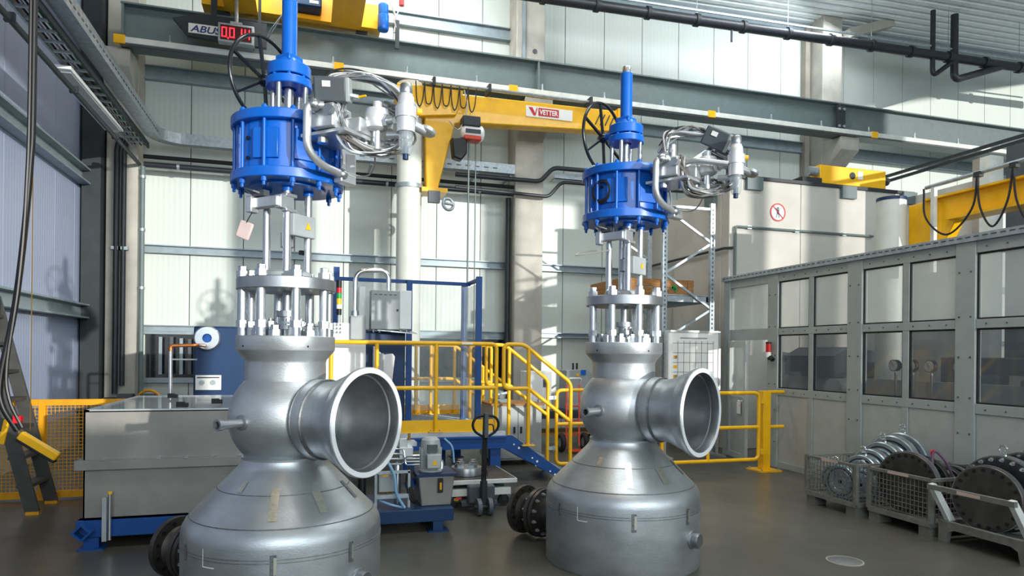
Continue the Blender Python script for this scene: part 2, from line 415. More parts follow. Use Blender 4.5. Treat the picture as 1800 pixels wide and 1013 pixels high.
# ------------------------------------------------------------------ cable trays, wall pipes, lamp
ct = thing('cable_ladder', 'galvanised cable ladder running back along the left wall', 'cable tray', (-3, 10, 5.5))
for x, mm in ((-3.13, 'galv'), (-2.86, 'steel_dark')): MB().box(x - .015, x + .015, -4, 14.2, 5.5, 5.6).build('side_rail', mm, ct)
rm = MB().box(-.12, .12, -.02, .02, 0, .03).mesh('rung')
for k in range(58): inst('rung', rm, ct, Vector((-2.995, -3.2 + k * .3, 5.51)) - woff(ct), m='galv')
for k, mm in enumerate(('rubber', 'hose_grey', 'rubber', 'green')):
    MB().tube([(-3.08 + k * .05, -4 + j * 1.4, 5.56 + .015 * math.sin(j * 1.7 + k)) for j in range(14)], .014, 6).build('cable', mm, ct)
tr = thing('cable_trunking', 'galvanised perforated cable tray that bends from the left wall to the back wall', 'cable tray', (-2, 14, 5.7))
def tray(mb, pts, wdt, hgt):
    P = [Vector(p) for p in pts]; L = []; R = []
    for i, p in enumerate(P):
        d = (P[min(i + 1, len(P) - 1)] - P[max(i - 1, 0)]); n = Vector((d.y, -d.x, 0)).normalized() * wdt / 2
        L.append(p - n); R.append(p + n)
    n = len(P); up = Vector((0, 0, hgt)); t = Vector((0, 0, .012))
    for A, B in ((L, [q + up for q in L]), (R, [q + up for q in R]), (L, R)):
        mb.add(A + B, [(i, i + 1, n + i + 1, n + i) for i in range(n - 1)])
    return mb
pts = [(-2.72, -4, 5.62), (-2.72, 13.75, 5.62)] + [(-2.72 + .5 * (1 - math.cos(a)), 13.75 + .5 * math.sin(a), 5.62) for a in [PI / 2 * k / 8 for k in range(1, 9)]] + [(4.3, 14.25, 5.62)]
o = tray(MB(), pts, .2, .2).build('tray', 'galv', tr, angle=1)
for k in range(9): MB().bar((-1 + k * .75, 14.3, 5.6), (-1 + k * .75, 14.98, 5.6), .04, .05).build('bracket', 'galv', tr)
for k in range(26): MB().box(-1.2 + k * .2, -1.1 + k * .2, 14.142, 14.148, 5.7, 5.72).build('slot', 'grey_dark', tr)
for k in range(60): MB().box(-2.619, -2.613, 5 + k * .15, 5.08 + k * .15, 5.7, 5.72).build('slot', 'grey_dark', tr)
wp = thing('wall_pipe', 'dark pipe with black conduit below the tray along the back wall', 'pipe', (0, 14.6, 5.3))
MB().cyl((-3.0, 14.55, 5.28), (4.4, 14.55, 5.28), .055).build('pipe', 'black_pipe', wp)
MB().cyl((-3.0, 14.5, 5.42), (4.4, 14.5, 5.42), .04).build('conduit', 'rubber', wp)
for k in range(7): MB().ring((-2.4 + k, 14.55, 5.28), (1, 0, 0), .054, .07, .05).build('clip', 'galv', wp)
wq = thing('offset_pipe', 'black conduit with a step bend beside the middle column', 'pipe', (5, 14.2, 5.3))
MB().tube(fillet([(3.0, 14.22, 5.52), (4.9, 14.22, 5.52), (5.2, 14.22, 5.85), (9.5, 14.22, 5.9)], .12), .05, 10).build('conduit', 'black_pipe', wq)
MB().tube(fillet([(3.0, 14.22, 5.25), (5.1, 14.22, 5.2), (5.4, 14.22, 5.55), (9.5, 14.22, 5.6)], .12), .04, 10).build('conduit', 'black_pipe', wq)
wt = thing('wall_tray', 'flat galvanised cable tray on the back wall right of the middle column', 'cable tray', (8, 14.5, 5.7))
MB().box(5.3, 9.6, 14.4, 14.7, 5.66, 5.68).box(5.3, 9.6, 14.4, 14.41, 5.66, 5.8).build('tray', 'galv', wt)
lp = thing('left_wall_pipe', 'thin dark pipe running back along the left wall below the ladder', 'pipe', (-3.05, 10, 5.25))
MB().cyl((-3.05, -4, 5.24), (-3.05, 14.4, 5.24), .035).build('pipe', 'steel_dark', lp)
for k in range(8): MB().cbox((-3.05, -2 + k * 2.1, 5.26), (.1, .05, .1)).build('clip', 'steel_dark', lp)
for i, (x, r, z0, lab) in enumerate(((-3.42, .05, .9, 'left one of the black downpipes before the corner column'), (-3.3, .045, 1.05, 'right one of the black downpipes before the corner column'))):
    v = thing('downpipe', lab, 'pipe', (x, 14.38, z0), group='pipes on the corner column')
    MB().tube(fillet([(x, 14.38, z0), (x, 14.38, 5.5), (x + .05, 14.38, 5.7)], .1), r, 10).build('pipe', 'black_pipe', v)
    MB().box(x - .08, x + .08, 14.34, 14.45, 3.6, 3.66).build('pipe_clamp', 'galv', v)
v = thing('conduit_riser', 'slim dark conduit up the right edge of the corner column', 'pipe', (-2.99, 14.4, 0))
MB().cyl((-2.99, 14.4, .1), (-2.99, 14.4, 5.2), .045).build('pipe', 'steel_green', v)
for z in (2.9, 4.0, 5.0): MB().ring((-2.99, 14.4, z), (0, 0, 1), .044, .058, .05, 16).build('coupling', 'galv', v)
v = thing('rain_downpipe', 'dark downpipe against the left edge of the middle column', 'pipe', (4.3, 14.7, 0))
MB().cyl((4.3, 14.65, 0), (4.3, 14.65, 5.2), .06).build('pipe', 'steel_dark', v)
lum = thing('linear_luminaire', 'long flat luminaire hung below the cable ladder on the left', 'lamp', (-3.1, 11.8, 5.6))
MB().box(-3.28, -3.0, 10.3, 13.0, 5.42, 5.47).build('housing', 'white_paint', lum, bevel=.01)
MB().box(-3.25, -3.03, 10.4, 12.9, 5.405, 5.42).build('diffuser', 'lamp_lens', lum)
for y in (10.7, 12.5): MB().cyl((-3.14, y, 5.46), (-3.14, y, 5.6), .012, seg=6).build('hanger', 'galv', lum)

# ------------------------------------------------------------------ concrete enclosure on the right
wc = sthing('wall_enclosure', 'tall cast concrete enclosure wall behind the glazed partition', (9.5, 10.9, 0))
for x0, x1 in ((7.45, 9.02), (9.03, 11.7)): MB().box(x0, x1, 10.9, 11.15, 0, 5.02).build('concrete_panel', 'concrete_cast', wc, bevel=.012)
MB().box(7.45, 7.68, 11.16, 14.9, 0, 5.0).build('concrete_panel', 'concrete_cast', wc, bevel=.012)
MB().box(7.4, 11.75, 10.86, 11.2, 5.02, 5.08).build('cap_rail', 'steel_dark', wc)
for x in (7.95, 10.1, 11.6): MB().box(x - .17, x + .17, 10.82, 10.9, 4.82, 5.06).build('bracket_plate', 'steel_green', wc)
MB().box(7.36, 7.45, 11.3, 11.6, 4.6, 4.95).build('bracket_plate', 'steel_green', wc)
wr2 = sthing('wall_side', 'pale concrete side wall of the enclosure at the far right', (11.7, 9, 0))
MB().box(11.72, 11.95, 9.5, 11.15, 0, 5.0).build('concrete_panel', 'concrete_cast', wr2, bevel=.012)
MB().box(11.6, 11.67, 9.36, 9.5, 0, 5.35).build('post_web', 'concrete_grey', wr2)
MB().box(11.6, 11.9, 9.15, 9.36, 0, 5.35).build('steel_post', 'rail_white', wr2)
MB().box(11.9, 12.1, 7.9, 9.1, 0, 5.5).build('shade_panel', 'grey_dark', wr2)  # dark sheet standing in for the unlit space beyond the post
for k in range(2):
    MB().bar((11.9 + k * .35, 12.2, 5.62), (11.9 + k * .35, 6, 5.62 + k * .05), .04, .06).build('roof_joist', 'steel_dark', wr2)
sp = thing('enclosure_column', 'short pale stub column with a dark steel head on the enclosure wall', 'column', (11.3, 11.3, 4))
MB().box(11.1, 11.45, 11.2, 11.5, 4.2, 5.05).build('stub', 'concrete_cast', sp)
MB().box(11.12, 11.22, 11.25, 11.45, 5.05, 5.45).box(11.3, 11.4, 11.25, 11.45, 5.05, 5.4).build('steel_head', 'steel_dark', sp)
cp = thing('compressed_air_pipe', 'thin grey pipe crossing the sunlit concrete wall', 'pipe', (8, 10.85, 3.5))
MB().tube(fillet([(7.55, 10.85, 3.05), (7.55, 10.85, 4.12), (10.7, 10.85, 4.12)], .05), .022, 8).build('pipe', 'steel_green', cp)
for x in (7.85, 8.9, 10.0): MB().cbox((x, 10.87, 4.12), (.09, .06, .06)).build('clip', 'galv', cp)
cp2 = thing('side_pipe', 'thin dark pipe sloping along the shaded side of the enclosure', 'pipe', (7.4, 12, 4))
MB().tube([(7.5, 10.84, 3.72), (7.38, 10.95, 3.72), (7.38, 14.6, 3.72)], .025, 8).build('pipe', 'steel_dark', cp2)
sg = thing('prohibition_sign', 'round red and white no climbing sign on the concrete wall', 'sign', (8.5, 10.88, 4.45))
MB().cyl((8.5, 10.9, 4.45), (8.5, 10.892, 4.45), .165, seg=32).build('plate', 'paper', sg)
MB().ring((8.5, 10.889, 4.45), (0, 1, 0), .145, .17, .006, 40).build('ring', 'sign_red', sg)
MB().bar((8.39, 10.886, 4.56), (8.61, 10.886, 4.34), .006, .022, (0, 1, 0)).build('slash', 'sign_red', sg)
f = MB().cbox((8.5, 10.888, 4.46), (.05, .004, .09)).cyl((8.5, 10.89, 4.53), (8.5, 10.886, 4.53), .02, seg=10)
f.bar((8.5, 10.888, 4.49), (8.57, 10.888, 4.54), .004, .016, (0, 1, 0)).bar((8.5, 10.888, 4.49), (8.44, 10.888, 4.53), .004, .016, (0, 1, 0)).bar((8.485, 10.888, 4.42), (8.46, 10.888, 4.35), .004, .018, (0, 1, 0)).bar((8.515, 10.888, 4.42), (8.53, 10.888, 4.35), .004, .018, (0, 1, 0))
f.build('climber_figure', 'ink', sg)
ec = thing('crane_end_carriage', 'yellow crane end carriage lying on top of the concrete wall', 'crane part', (10.4, 11.3, 5.1))
MB().box(9.55, 11.15, 11.0, 11.3, 5.12, 5.48).build('carriage_box', 'yellow', ec, bevel=.015)
MB().cyl((9.55, 11.1, 5.36), (9.35, 11.1, 5.36), .09).build('buffer', 'galv', ec)
MB().cyl((11.15, 11.1, 5.3), (11.28, 11.1, 5.3), .08).build('buffer', 'rubber', ec)
MB().cyl((10.32, 11.0, 5.32), (10.32, 10.99, 5.32), .07).build('wheel_hole', 'black', ec)
MB().box(10.45, 10.57, 10.99, 11.0, 5.26, 5.42).build('type_plate', 'paper', ec)
MB().box(9.1, 9.55, 10.95, 11.25, 5.08, 5.2).build('end_stop', 'steel_dark', ec)

# ================================================================== glazed partition on the right
XP = 7.03
wp_ = sthing('wall_right', 'grey framed glazed partition along the right side', (XP, 6, 0))
posts = [(9.23, 8.99), (7.56, 7.31), (5.95, 5.71), (4.33, 4.09), (2.7, 2.46)]
for a, b in posts: MB().box(XP, XP + .1, b, a, 0, 3.03).build('post', 'grey_partition', wp_, bevel=.006)
MB().box(XP, XP + .1, 10.25, 10.42, 0, 3.03).build('post', 'grey_partition', wp_, bevel=.006)
bays = [(8.99, 7.56), (7.31, 5.95), (5.71, 4.33), (4.09, 2.7)]
scr = MB()
for hi, lo in bays:
    mid = (hi + lo) / 2
    for z0, z1 in ((2.9, 3.03), (2.07, 2.17), (1.13, 1.24), (.0, .1)):
        MB().box(XP + .015, XP + .09, lo, hi, z0, z1).build('rail', 'grey_partition', wp_, bevel=.004)
    for z0, z1 in ((2.17, 2.9), (1.24, 2.07), (.1, 1.13)):
        MB().box(XP + .016, XP + .088, mid - .045, mid + .045, z0, z1).build('mullion', 'grey_partition', wp_, bevel=.004)
    for ya, yb in ((mid + .045, hi), (lo, mid - .045)):
        for z0, z1 in ((2.17, 2.9), (1.24, 2.07)):
            g = MB()
            g.box(XP + .03, XP + .06, ya, ya + .018, z0, z1).box(XP + .03, XP + .06, yb - .018, yb, z0, z1).box(XP + .03, XP + .06, ya + .018, yb - .018, z0, z0 + .018).box(XP + .03, XP + .06, ya + .018, yb - .018, z1 - .018, z1)
            g.build('gasket', 'rubber', wp_)
            MB().box(XP + .04, XP + .05, ya + .018, yb - .018, z0 + .018, z1 - .018).build('pane', 'frosted' if z0 > 2 else 'glass_smoke', wp_)
        MB().box(XP + .03, XP + .05, ya + .004, yb - .004, .1, 1.13).build('panel', 'grey_panel', wp_, bevel=.003)
    for z in (2.96, 2.12, 1.18):
        for k in range(6): scr.cyl((XP + .016, lo + .12 + k * (hi - lo - .24) / 5, z), (XP + .008, lo + .12 + k * (hi - lo - .24) / 5, z), .009, seg=6)
for a, b in posts:
    for z in (.4, .9, 1.3, 1.75, 2.2, 2.7):
        for y in (a - .05, b + .05): scr.cyl((XP + .001, y, z), (XP - .007, y, z), .011, seg=6)
scr.build('screw_heads', 'grey_dark', wp_)['kind'] = 'stuff'
# perforated tray along the top
MB().box(XP - .03, XP + .13, 2.4, 10.45, 3.03, 3.045).box(XP - .03, XP - .025, 2.4, 10.45, 3.045, 3.11).build('top_tray', 'galv', wp_)
sl = MB()
for k in range(80): sl.box(XP - .033, XP - .03, 2.45 + k * .1, 2.51 + k * .1, 3.07, 3.085)
sl.build('tray_slots', 'grey_dark', wp_)['kind'] = 'stuff'
# door bay: fixed light above, leaf standing ajar
MB().box(XP + .015, XP + .09, 9.23, 10.25, 2.9, 3.03).build('rail', 'grey_partition', wp_)
MB().box(XP + .015, XP + .09, 9.23, 10.25, 2.0, 2.18).build('rail', 'grey_partition', wp_)
MB().box(XP + .04, XP + .05, 9.23, 10.25, 2.18, 2.9).build('pane', 'frosted', wp_)
dr = sthing('door_1', 'grey half glazed door standing ajar in the partition', (XP, 10.22, 0)); dr['_loc'] = 1
dr.rotation_euler = (0, 0, math.radians(-14))
MB().box(-.04, .01, -.09, 0, .03, 1.98).build('stile', 'grey_panel', dr); MB().box(-.04, .01, -.78, -.69, .03, 1.98).build('stile', 'grey_panel', dr)
for z0, z1 in ((.03, .12), (1.05, 1.15), (1.88, 1.98)): MB().box(-.04, .01, -.69, -.09, z0, z1).build('rail', 'grey_panel', dr)
MB().box(-.025, -.005, -.69, -.09, .12, 1.05).build('panel', 'grey_panel', dr)
MB().box(-.02, -.01, -.69, -.09, 1.15, 1.88).build('pane', 'glass', dr)
MB().tube(fillet([(-.04, -.74, 1.0), (-.09, -.74, 1.0), (-.09, -.62, 1.0)], .02), .01, 8).build('handle', 'chrome', dr)
MB().box(-.052, -.041, -.6, -.46, .78, .98).build('notice', 'paper', dr)
MB().prism([(-.054, -.58, .9), (-.054, -.54, .9), (-.054, -.56, .94)], (.002, 0, 0)).build('warning_triangle', 'yellow', dr)
bl = thing('signal_beacon', 'small red and white beacon on the partition post by the door', 'beacon', (XP - .06, 9.12, 1.75))
MB().cyl((XP - .06, 9.12, 1.72), (XP - .06, 9.12, 1.8), .04).build('base', 'paper', bl); MB().cyl((XP - .06, 9.12, 1.8), (XP - .06, 9.12, 1.93), .042).build('lens', 'red', bl)
MB().cyl((XP - .06, 9.12, 1.93), (XP - .06, 9.12, 1.96), .043).build('cap', 'black', bl)
MB().bar((XP - .06, 9.12, 1.7), (XP, 9.12, 1.7), .04, .05).cyl((XP - .07, 9.06, 1.72), (XP - .07, 9.0, 1.68), .035).build('bracket', 'black', bl)
# machines behind the glass
def tb(name, lab, cat, loc): return thing(name, lab, cat, loc)
b = tb('test_bench', 'long grey test bench seen through the lower panes', 'bench', (8.2, 7.5, 0))
MB().box(7.75, 8.5, 4.0, 9.0, .85, .95).build('bench_top', 'steel', b)
for y in (4.2, 6.5, 8.8):
    for x in (7.82, 8.42): MB().box(x - .04, x + .04, y - .04, y + .04, 0, .85).build('leg', 'grey_dark', b)
MB().box(8.43, 8.5, 4.0, 9.0, .95, 1.4).build('back_panel', 'grey_panel', b)
for i, y in enumerate((8.0, 7.7, 7.4, 6.95)):
    g = thing('pressure_gauge', ['farthest pressure gauge on the bench behind the glass', 'second pressure gauge from the far end behind the glass', 'third pressure gauge from the far end behind the glass', 'nearest pressure gauge on the bench behind the glass'][i], 'gauge', (8.3, y, .95), group='gauges on the test bench')
    MB().cyl((8.35, y, 1.62), (8.28, y, 1.62), .085, seg=24).build('case', 'black', g); MB().cyl((8.28, y, 1.62), (8.275, y, 1.62), .075, seg=24).build('dial', 'paper', g)
    MB().bar((8.273, y - .02, 1.6), (8.273, y + .04, 1.68), .004, .01, (1, 0, 0)).build('needle', 'red', g)
    MB().cyl((8.33, y, 1.52), (8.33, y, .95), .02, seg=8).build('stand_pipe', 'steel', g)
for i, (y, r, L, z, lab, mm) in enumerate(((8.7, .2, .5, 1.2, 'horizontal steel cylinder at the far end of the bench', 'steel'), (5.6, .28, .6, 1.3, 'large upright steel vessel behind the right panes', 'steel'))):
    q = thing('test_vessel', lab, 'vessel', (8.1, y, .95))
    if i == 0: MB().lathe([(.01, 0), (r, .03), (r, L - .03), (.01, L)], (7.8, y, 1.2), (1, 0, 0), 24).build('shell', mm, q); MB().box(7.9, 8.2, y - .15, y + .15, .95, 1.03).build('saddle', 'grey_dark', q)
    else: MB().lathe([(r * .8, 0), (r, .06), (r, L), (r * .6, L + .1)], (8.12, y, .95), (0, 0, 1), 24).build('shell', mm, q); MB().ring((8.12, y, 1.45), (0, 0, 1), r, r + .05, .06).build('band', 'grey_dark', q)
q = thing('test_machine', 'long dark machine housing behind the test bench', 'machine', (9.9, 6.5, 0))
MB().box(9.4, 10.4, 4.2, 8.2, 0, 1.75).build('housing', 'grey_dark', q, bevel=.02)
for k in range(4): MB().box(9.38, 9.4, 4.4 + k * .95, 5.2 + k * .95, .3, 1.5).build('access_panel', 'steel_green' if k % 2 else 'grey_paint', q)
MB().bar((9.35, 6.4, 1.0), (9.35, 5.6, 2.0), .05, .05).build('lever_arm', 'orange_red', q)
q = thing('machine_hood', 'dark machine hood inside the partition by the door', 'machine', (8.8, 9.8, 0))
MB().box(8.4, 9.4, 9.3, 10.4, 0, 1.4).build('cabinet', 'grey_paint', q); MB().prism([(8.3, 9.2, 1.4), (9.5, 9.2, 1.4), (9.5, 9.2, 1.8), (8.6, 9.2, 1.9), (8.3, 9.2, 1.75)], (0, 1.2, 0)).build('hood', 'grey_dark', q)
MB().tube(smooth([(8.35, 9.15, 1.3), (8.2, 9.1, 1.1), (8.25, 9.1, .6), (8.3, 9.1, .1)]), .03).build('hose', 'rubber', q)
q = thing('cable_drum', 'dark drum with hose loops behind the rightmost panes', 'drum', (8.1, 4.9, .95))
MB().cyl((7.85, 4.9, 1.35), (8.4, 4.9, 1.35), .3, seg=28).build('drum', 'grey_dark', q); MB().torus((7.85, 4.9, 1.35), (1, 0, 0), .42, .03).torus((7.95, 4.85, 1.35), (1, 0, 0), .38, .025).build('hose_coil', 'yellow_dark', q)
MB().box(8.0, 8.3, 4.7, 5.1, .95, 1.1).build('stand', 'grey_dark', q)

# ================================================================== overhead crane at the top left
cb = thing('bridge_crane', 'yellow bridge crane end resting on the runway girder', 'crane', (-.3, 13.5, 8.05))
MB().box(-1.85, 1.3, 13.72, 14.02, 8.18, 8.6).build('end_carriage', 'yellow', cb, bevel=.015)
MB().box(-1.9, 1.35, 13.66, 14.08, 8.1, 8.18).build('carriage_flange', 'yellow', cb)
for x in (-1.55, 1.0): MB().cyl((x, 13.84, 8.16), (x, 14.02, 8.16), .13, seg=24).build('wheel', 'steel_dark', cb)
for x0, x1 in ((-1.45, -.98), (.45, .92)): MB().box(x0, x1, -3, 13.72, 8.08, 9.0).build('bridge_girder', 'yellow', cb, bevel=.01)
for x0, x1 in ((-1.45, -.98), (.45, .92)): MB().box(x0 - .05, x1 + .05, -3, 13.72, 8.05, 8.08).build('lower_flange', 'yellow', cb)
MB().box(-.45, .22, 13.35, 13.7, 8.2, 8.62).build('drive_box', 'blue_dark', cb, bevel=.03)
MB().box(.0, .16, 13.34, 13.35, 8.26, 8.31).build('type_plate', 'paper', cb)
MB().prism([(.03, 13.34, 8.42), (.13, 13.34, 8.42), (.08, 13.34, 8.51)], (0, .008, 0)).build('warning_triangle', 'yellow', cb)
MB().lathe([(.09, 0), (.11, .03), (.11, .3), (.09, .32), (.1, .34), (.1, .5), (.07, .53)], (1.38, 13.5, 8.0), (0, 0, 1), 20).build('travel_motor', 'blue', cb)
MB().tube(smooth([(1.6, 13.4, 8.7), (1.55, 13.4, 8.45), (1.62, 13.4, 8.2), (1.58, 13.4, 7.95)]), .02).tube(smooth([(1.62, 13.42, 8.7), (1.66, 13.4, 8.4), (1.58, 13.38, 8.2), (1.64, 13.4, 8.0)]), .015).build('cable_bundle', 'hose_grey', cb)
MB().box(1.6, 1.68, 13.38, 13.44, 7.65, 8.2).build('collector_arm', 'steel_dark', cb)
MB().cyl((1.72, 13.4, 8.5), (1.72, 13.4, 8.62), .05).build('limit_switch', 'red', cb)
MB().tube(smooth([(-.75, 13.3, 8.7), (-.72, 13.2, 8.3), (-.6, 13.2, 8.18), (-.45, 13.2, 8.35), (-.4, 13.3, 8.6)]), .03).build('power_cable', 'rubber', cb)
MB().prism([(-2.32, 13.32, 7.62), (-2.08, 13.32, 7.34), (-.75, 13.32, 7.3), (-.75, 13.32, 7.74), (-1.9, 13.32, 7.76)], (0, .1, 0)).box(-1.7, -1.6, 13.34, 13.4, 7.7, 8.2).box(-.9, -.85, 13.34, 13.4, 7.7, 8.2).build('buffer_plate', 'steel_dark', cb)
tg = MB().box(-2.06, -1.5, 13.305, 13.32, 7.39, 7.56).build('sign_board', 'paper', cb)
text('lettering', 'ABUS', 'ink_blue', tg, (-2.03, 13.303, 7.415), (1, 0, 0), (0, 0, 1), .12, .002, .52, shear=.25, bold=.02)
ld = thing('load_display', 'grey crane load display with red glowing digits', 'display', (-1.2, 13.1, 7.3))
MB().box(-1.55, -.95, 13.1, 13.25, 7.22, 7.56).build('case', 'galv', ld, bevel=.01)
MB().box(-1.51, -.99, 13.09, 13.1, 7.26, 7.52).build('screen', 'led_off', ld)
MB().tube([(-1.25, 13.17, 7.56), (-1.25, 13.17, 8.2)], .035, 10).build('hanger_tube', 'galv', ld)
MB().box(-1.35, -1.15, 13.1, 13.24, 7.56, 7.6).build('bracket', 'galv', ld)
SEG = {'0': 'abcdef', '1': 'bc', '4': 'bcfg'}
def digit(ch, x, z, w_, h_, y):
    t = .02; P = {'a': (x, x + w_, z + h_ - t, z + h_), 'g': (x, x + w_, z + h_ / 2 - t / 2, z + h_ / 2 + t / 2), 'd': (x, x + w_, z, z + t),
                 'f': (x, x + t, z + h_ / 2, z + h_), 'b': (x + w_ - t, x + w_, z + h_ / 2, z + h_), 'e': (x, x + t, z, z + h_ / 2), 'c': (x + w_ - t, x + w_, z, z + h_ / 2)}
    mb = MB()
    for sg_ in SEG[ch]: a, b2, c, d = P[sg_]; mb.box(a, b2, y - .004, y, c, d)
    return mb
for i, ch in enumerate('0014'): digit(ch, -1.49 + i * .127, 7.3, .09, .18, 13.09).build('digit', 'led', ld)
MB().box(-1.39, -1.37, 13.086, 13.09, 7.27, 7.3).build('comma', 'led', ld)

# ================================================================== left jib crane on a round mast
jm = thing('jib_crane', 'yellow jib crane on a pale round mast before the back wall', 'jib crane', (1.89, 13.3, 0))
MB().cyl((1.89, 13.3, 0), (1.89, 13.3, 6.95), .24, seg=36).build('mast', 'panel_plain', jm)
for z in (4.95, 6.7): MB().ring((1.89, 13.3, z), (0, 0, 1), .239, .27, .08, 36).build('mast_collar', 'galv', jm)
MB().prism([(2.15, 13.12, 6.8), (6.25, 13.12, 6.86), (6.25, 13.12, 6.42), (3.3, 13.12, 6.28), (2.75, 13.12, 6.22), (2.42, 13.12, 4.9), (2.2, 13.12, 4.9), (2.15, 13.12, 6.3)], (0, .3, 0)).build('jib_arm', 'yellow', jm, bevel=.02)
MB().prism([(1.6, 13.02, 6.85), (2.9, 13.02, 6.85), (2.75, 13.02, 6.35), (1.6, 13.02, 6.2)], (0, .5, 0)).build('head_bracket', 'yellow', jm, bevel=.02)
MB().box(2.1, 2.6, 13.05, 13.5, 4.84, 4.92).build('foot_plate', 'yellow', jm)
MB().box(6.22, 6.3, 13.08, 13.46, 6.4, 6.9).build('end_plate', 'yellow', jm)
for k in range(2): MB().cyl((2.0, 13.2 - .2 * k, 6.98 - k * .05), (5.6, 13.2 - .2 * k, 6.98 - k * .05), .025, seg=8).build('festoon_rail', 'galv', jm)
for x in (2.3, 3.4, 5.55): MB().cbox((x, 13.1, 6.93), (.05, .35, .16)).build('rail_bracket', 'steel_dark', jm)
o = MB().box(4.2, 5.2, 13.1, 13.12, 6.52, 6.74).build('sign_board', 'paper', jm)
MB().box(4.46, 4.9, 13.094, 13.1, 6.555, 6.715).build('sign_field', 'sign_red', o)
text('lettering', 'VETTER', 'paper', o, (4.48, 13.092, 6.585), (1, 0, 0), (0, 0, 1), .1, .002, .4, bold=.03)
MB().prism([(4.25, 13.094, 6.71), (4.33, 13.094, 6.71), (4.39, 13.094, 6.6), (4.42, 13.094, 6.71), (4.44, 13.094, 6.71), (4.4, 13.094, 6.55), (4.36, 13.094, 6.55)], (0, .005, 0)).build('emblem', 'sign_red', o)
for k in range(4): MB().bar((5.72 + k * .11, 13.108, 6.52), (5.82 + k * .11, 13.108, 6.74), .02, .03, (0, 1, 0)).build('hazard_stripe', 'ink', jm)
for k in range(7):
    x = 1.95 + k * .17
    MB().tube(smooth([(x, 12.98, 6.9), (x + .02, 12.96, 6.55), (x + .07, 12.95, 6.42 + .06 * (k % 2)), (x + .13, 12.96, 6.55), (x + .17, 12.98, 6.9)], 6), .012, 6).build('festoon_cable', 'rubber', jm)
MB().tube(smooth([(2.9, 13.0, 6.85), (2.95, 12.95, 6.5), (2.85, 12.95, 6.15), (2.75, 12.95, 6.05), (2.6, 12.95, 6.2)], 6), .012, 6).build('festoon_cable', 'hose_grey', jm)
MB().cbox((2.32, 12.98, 4.72), (.22, .12, .22)).build('slewing_brake', 'grey_dark', jm)
MB().torus((2.6, 12.98, 4.6), (.3, -1, .1), .11, .03).cyl((2.5, 12.98, 4.62), (2.7, 12.96, 4.6), .03).build('brake_wheel', 'galv', jm)
ch = thing('chain_hoist', 'chain hoist with black chain bucket hanging from the left jib', 'hoist', (3.02, 13.0, 5.8))
MB().box(2.85, 3.2, 12.85, 13.12, 6.12, 6.32).build('trolley', 'steel_dark', ch, bevel=.02)
MB().lathe([(.1, 0), (.15, .04), (.15, .4), (.1, .44)], (2.85, 13.0, 6.02), (1, 0, 0), 20).build('motor_body', 'white_paint', ch)
MB().box(2.88, 3.22, 12.86, 13.13, 5.86, 5.95).build('gear_cover', 'orange_red', ch, bevel=.02)
MB().box(2.9, 3.2, 12.842, 12.86, 5.98, 6.06).build('name_strip', 'ink', ch)
MB().prism([(2.64, 12.9, 5.88), (2.95, 12.9, 5.92), (2.95, 12.9, 5.6), (2.84, 12.9, 5.46), (2.68, 12.9, 5.5)], (0, .22, 0)).build('chain_bucket', 'black', ch, bevel=.03)
MB().cyl((3.0, 13.0, 5.86), (3.0, 13.0, 2.3), .018, seg=6).cyl((3.14, 13.0, 5.86), (3.14, 13.0, 1.9), .012, seg=6).build('chain', 'steel_green', ch)

# ================================================================== right jib crane
rj = thing('jib_crane', 'yellow jib crane on a white stub mast behind the right partition', 'jib crane', (8.76, 8.53, 0))
MB().cyl((8.76, 8.53, 0), (8.76, 8.53, 4.18), .21, seg=36).build('mast', 'panel_plain', rj); MB().cyl((8.76, 8.53, 4.18), (8.76, 8.53, 4.23), .215, seg=36).build('mast_cap', 'navy', rj)
MB().prism([(8.96, 8.4, 3.2), (8.96, 8.4, 4.1), (9.0, 8.1, 4.12), (9.05, 4.5, 4.12), (9.05, 4.5, 3.78), (9.0, 7.6, 3.78), (9.0, 7.95, 3.2)], (.18, 0, 0)).build('jib_arm', 'yellow', rj, bevel=.015)
MB().box(8.9, 9.24, 4.5, 8.1, 4.1, 4.13).box(8.9, 9.24, 4.5, 7.7, 3.75, 3.79).build('arm_flange', 'yellow', rj)
MB().cyl((8.86, 8.0, 4.28), (8.86, 4.5, 4.36), .03, seg=8).build('festoon_rail', 'galv', rj)
MB().box(8.84, 8.9, 7.84, 7.9, 3.0, 4.26).build('rail_support', 'rail_white', rj)
ys = [8.0, 7.15, 6.65, 6.2, 5.7]
for a, b_ in zip(ys, ys[1:]):
    m_ = (a + b_) / 2; dz = .75 if a > 6.3 else .45
    MB().tube(smooth([(8.82, a, 4.26), (8.8, a - .06, 4.26 - dz * .6), (8.79, m_, 4.26 - dz), (8.8, b_ + .06, 4.26 - dz * .6), (8.82, b_, 4.28)], 8), .015, 6).build('festoon_cable', 'rubber', rj)
    MB().cbox((8.84, b_, 4.27), (.08, .09, .07)).build('cable_trolley', 'steel_dark', rj)
o = MB().box(8.985, 9.0, 5.2, 6.15, 3.88, 4.06).build('sign_board', 'paper', rj)
MB().box(8.978, 8.985, 5.3, 5.85, 3.9, 4.04).build('sign_field', 'sign_red', o)
text('lettering', 'VETTER', 'paper', o, (8.976, 5.82, 3.93), (0, -1, 0), (0, 0, 1), .08, .002, .48)
MB().prism([(8.978, 6.1, 4.04), (8.978, 6.03, 4.04), (8.978, 5.97, 3.95), (8.978, 5.93, 4.04), (8.978, 5.9, 4.04), (8.978, 5.95, 3.9), (8.978, 5.99, 3.9)], (.005, 0, 0)).build('emblem', 'sign_red', o)
hb = thing('electric_hoist', 'black and red hoist under the right jib at the edge of the picture', 'hoist', (8.9, 6.0, 3.2))
MB().box(8.72, 9.1, 5.6, 6.35, 3.4, 3.74).build('trolley', 'black', hb, bevel=.02)
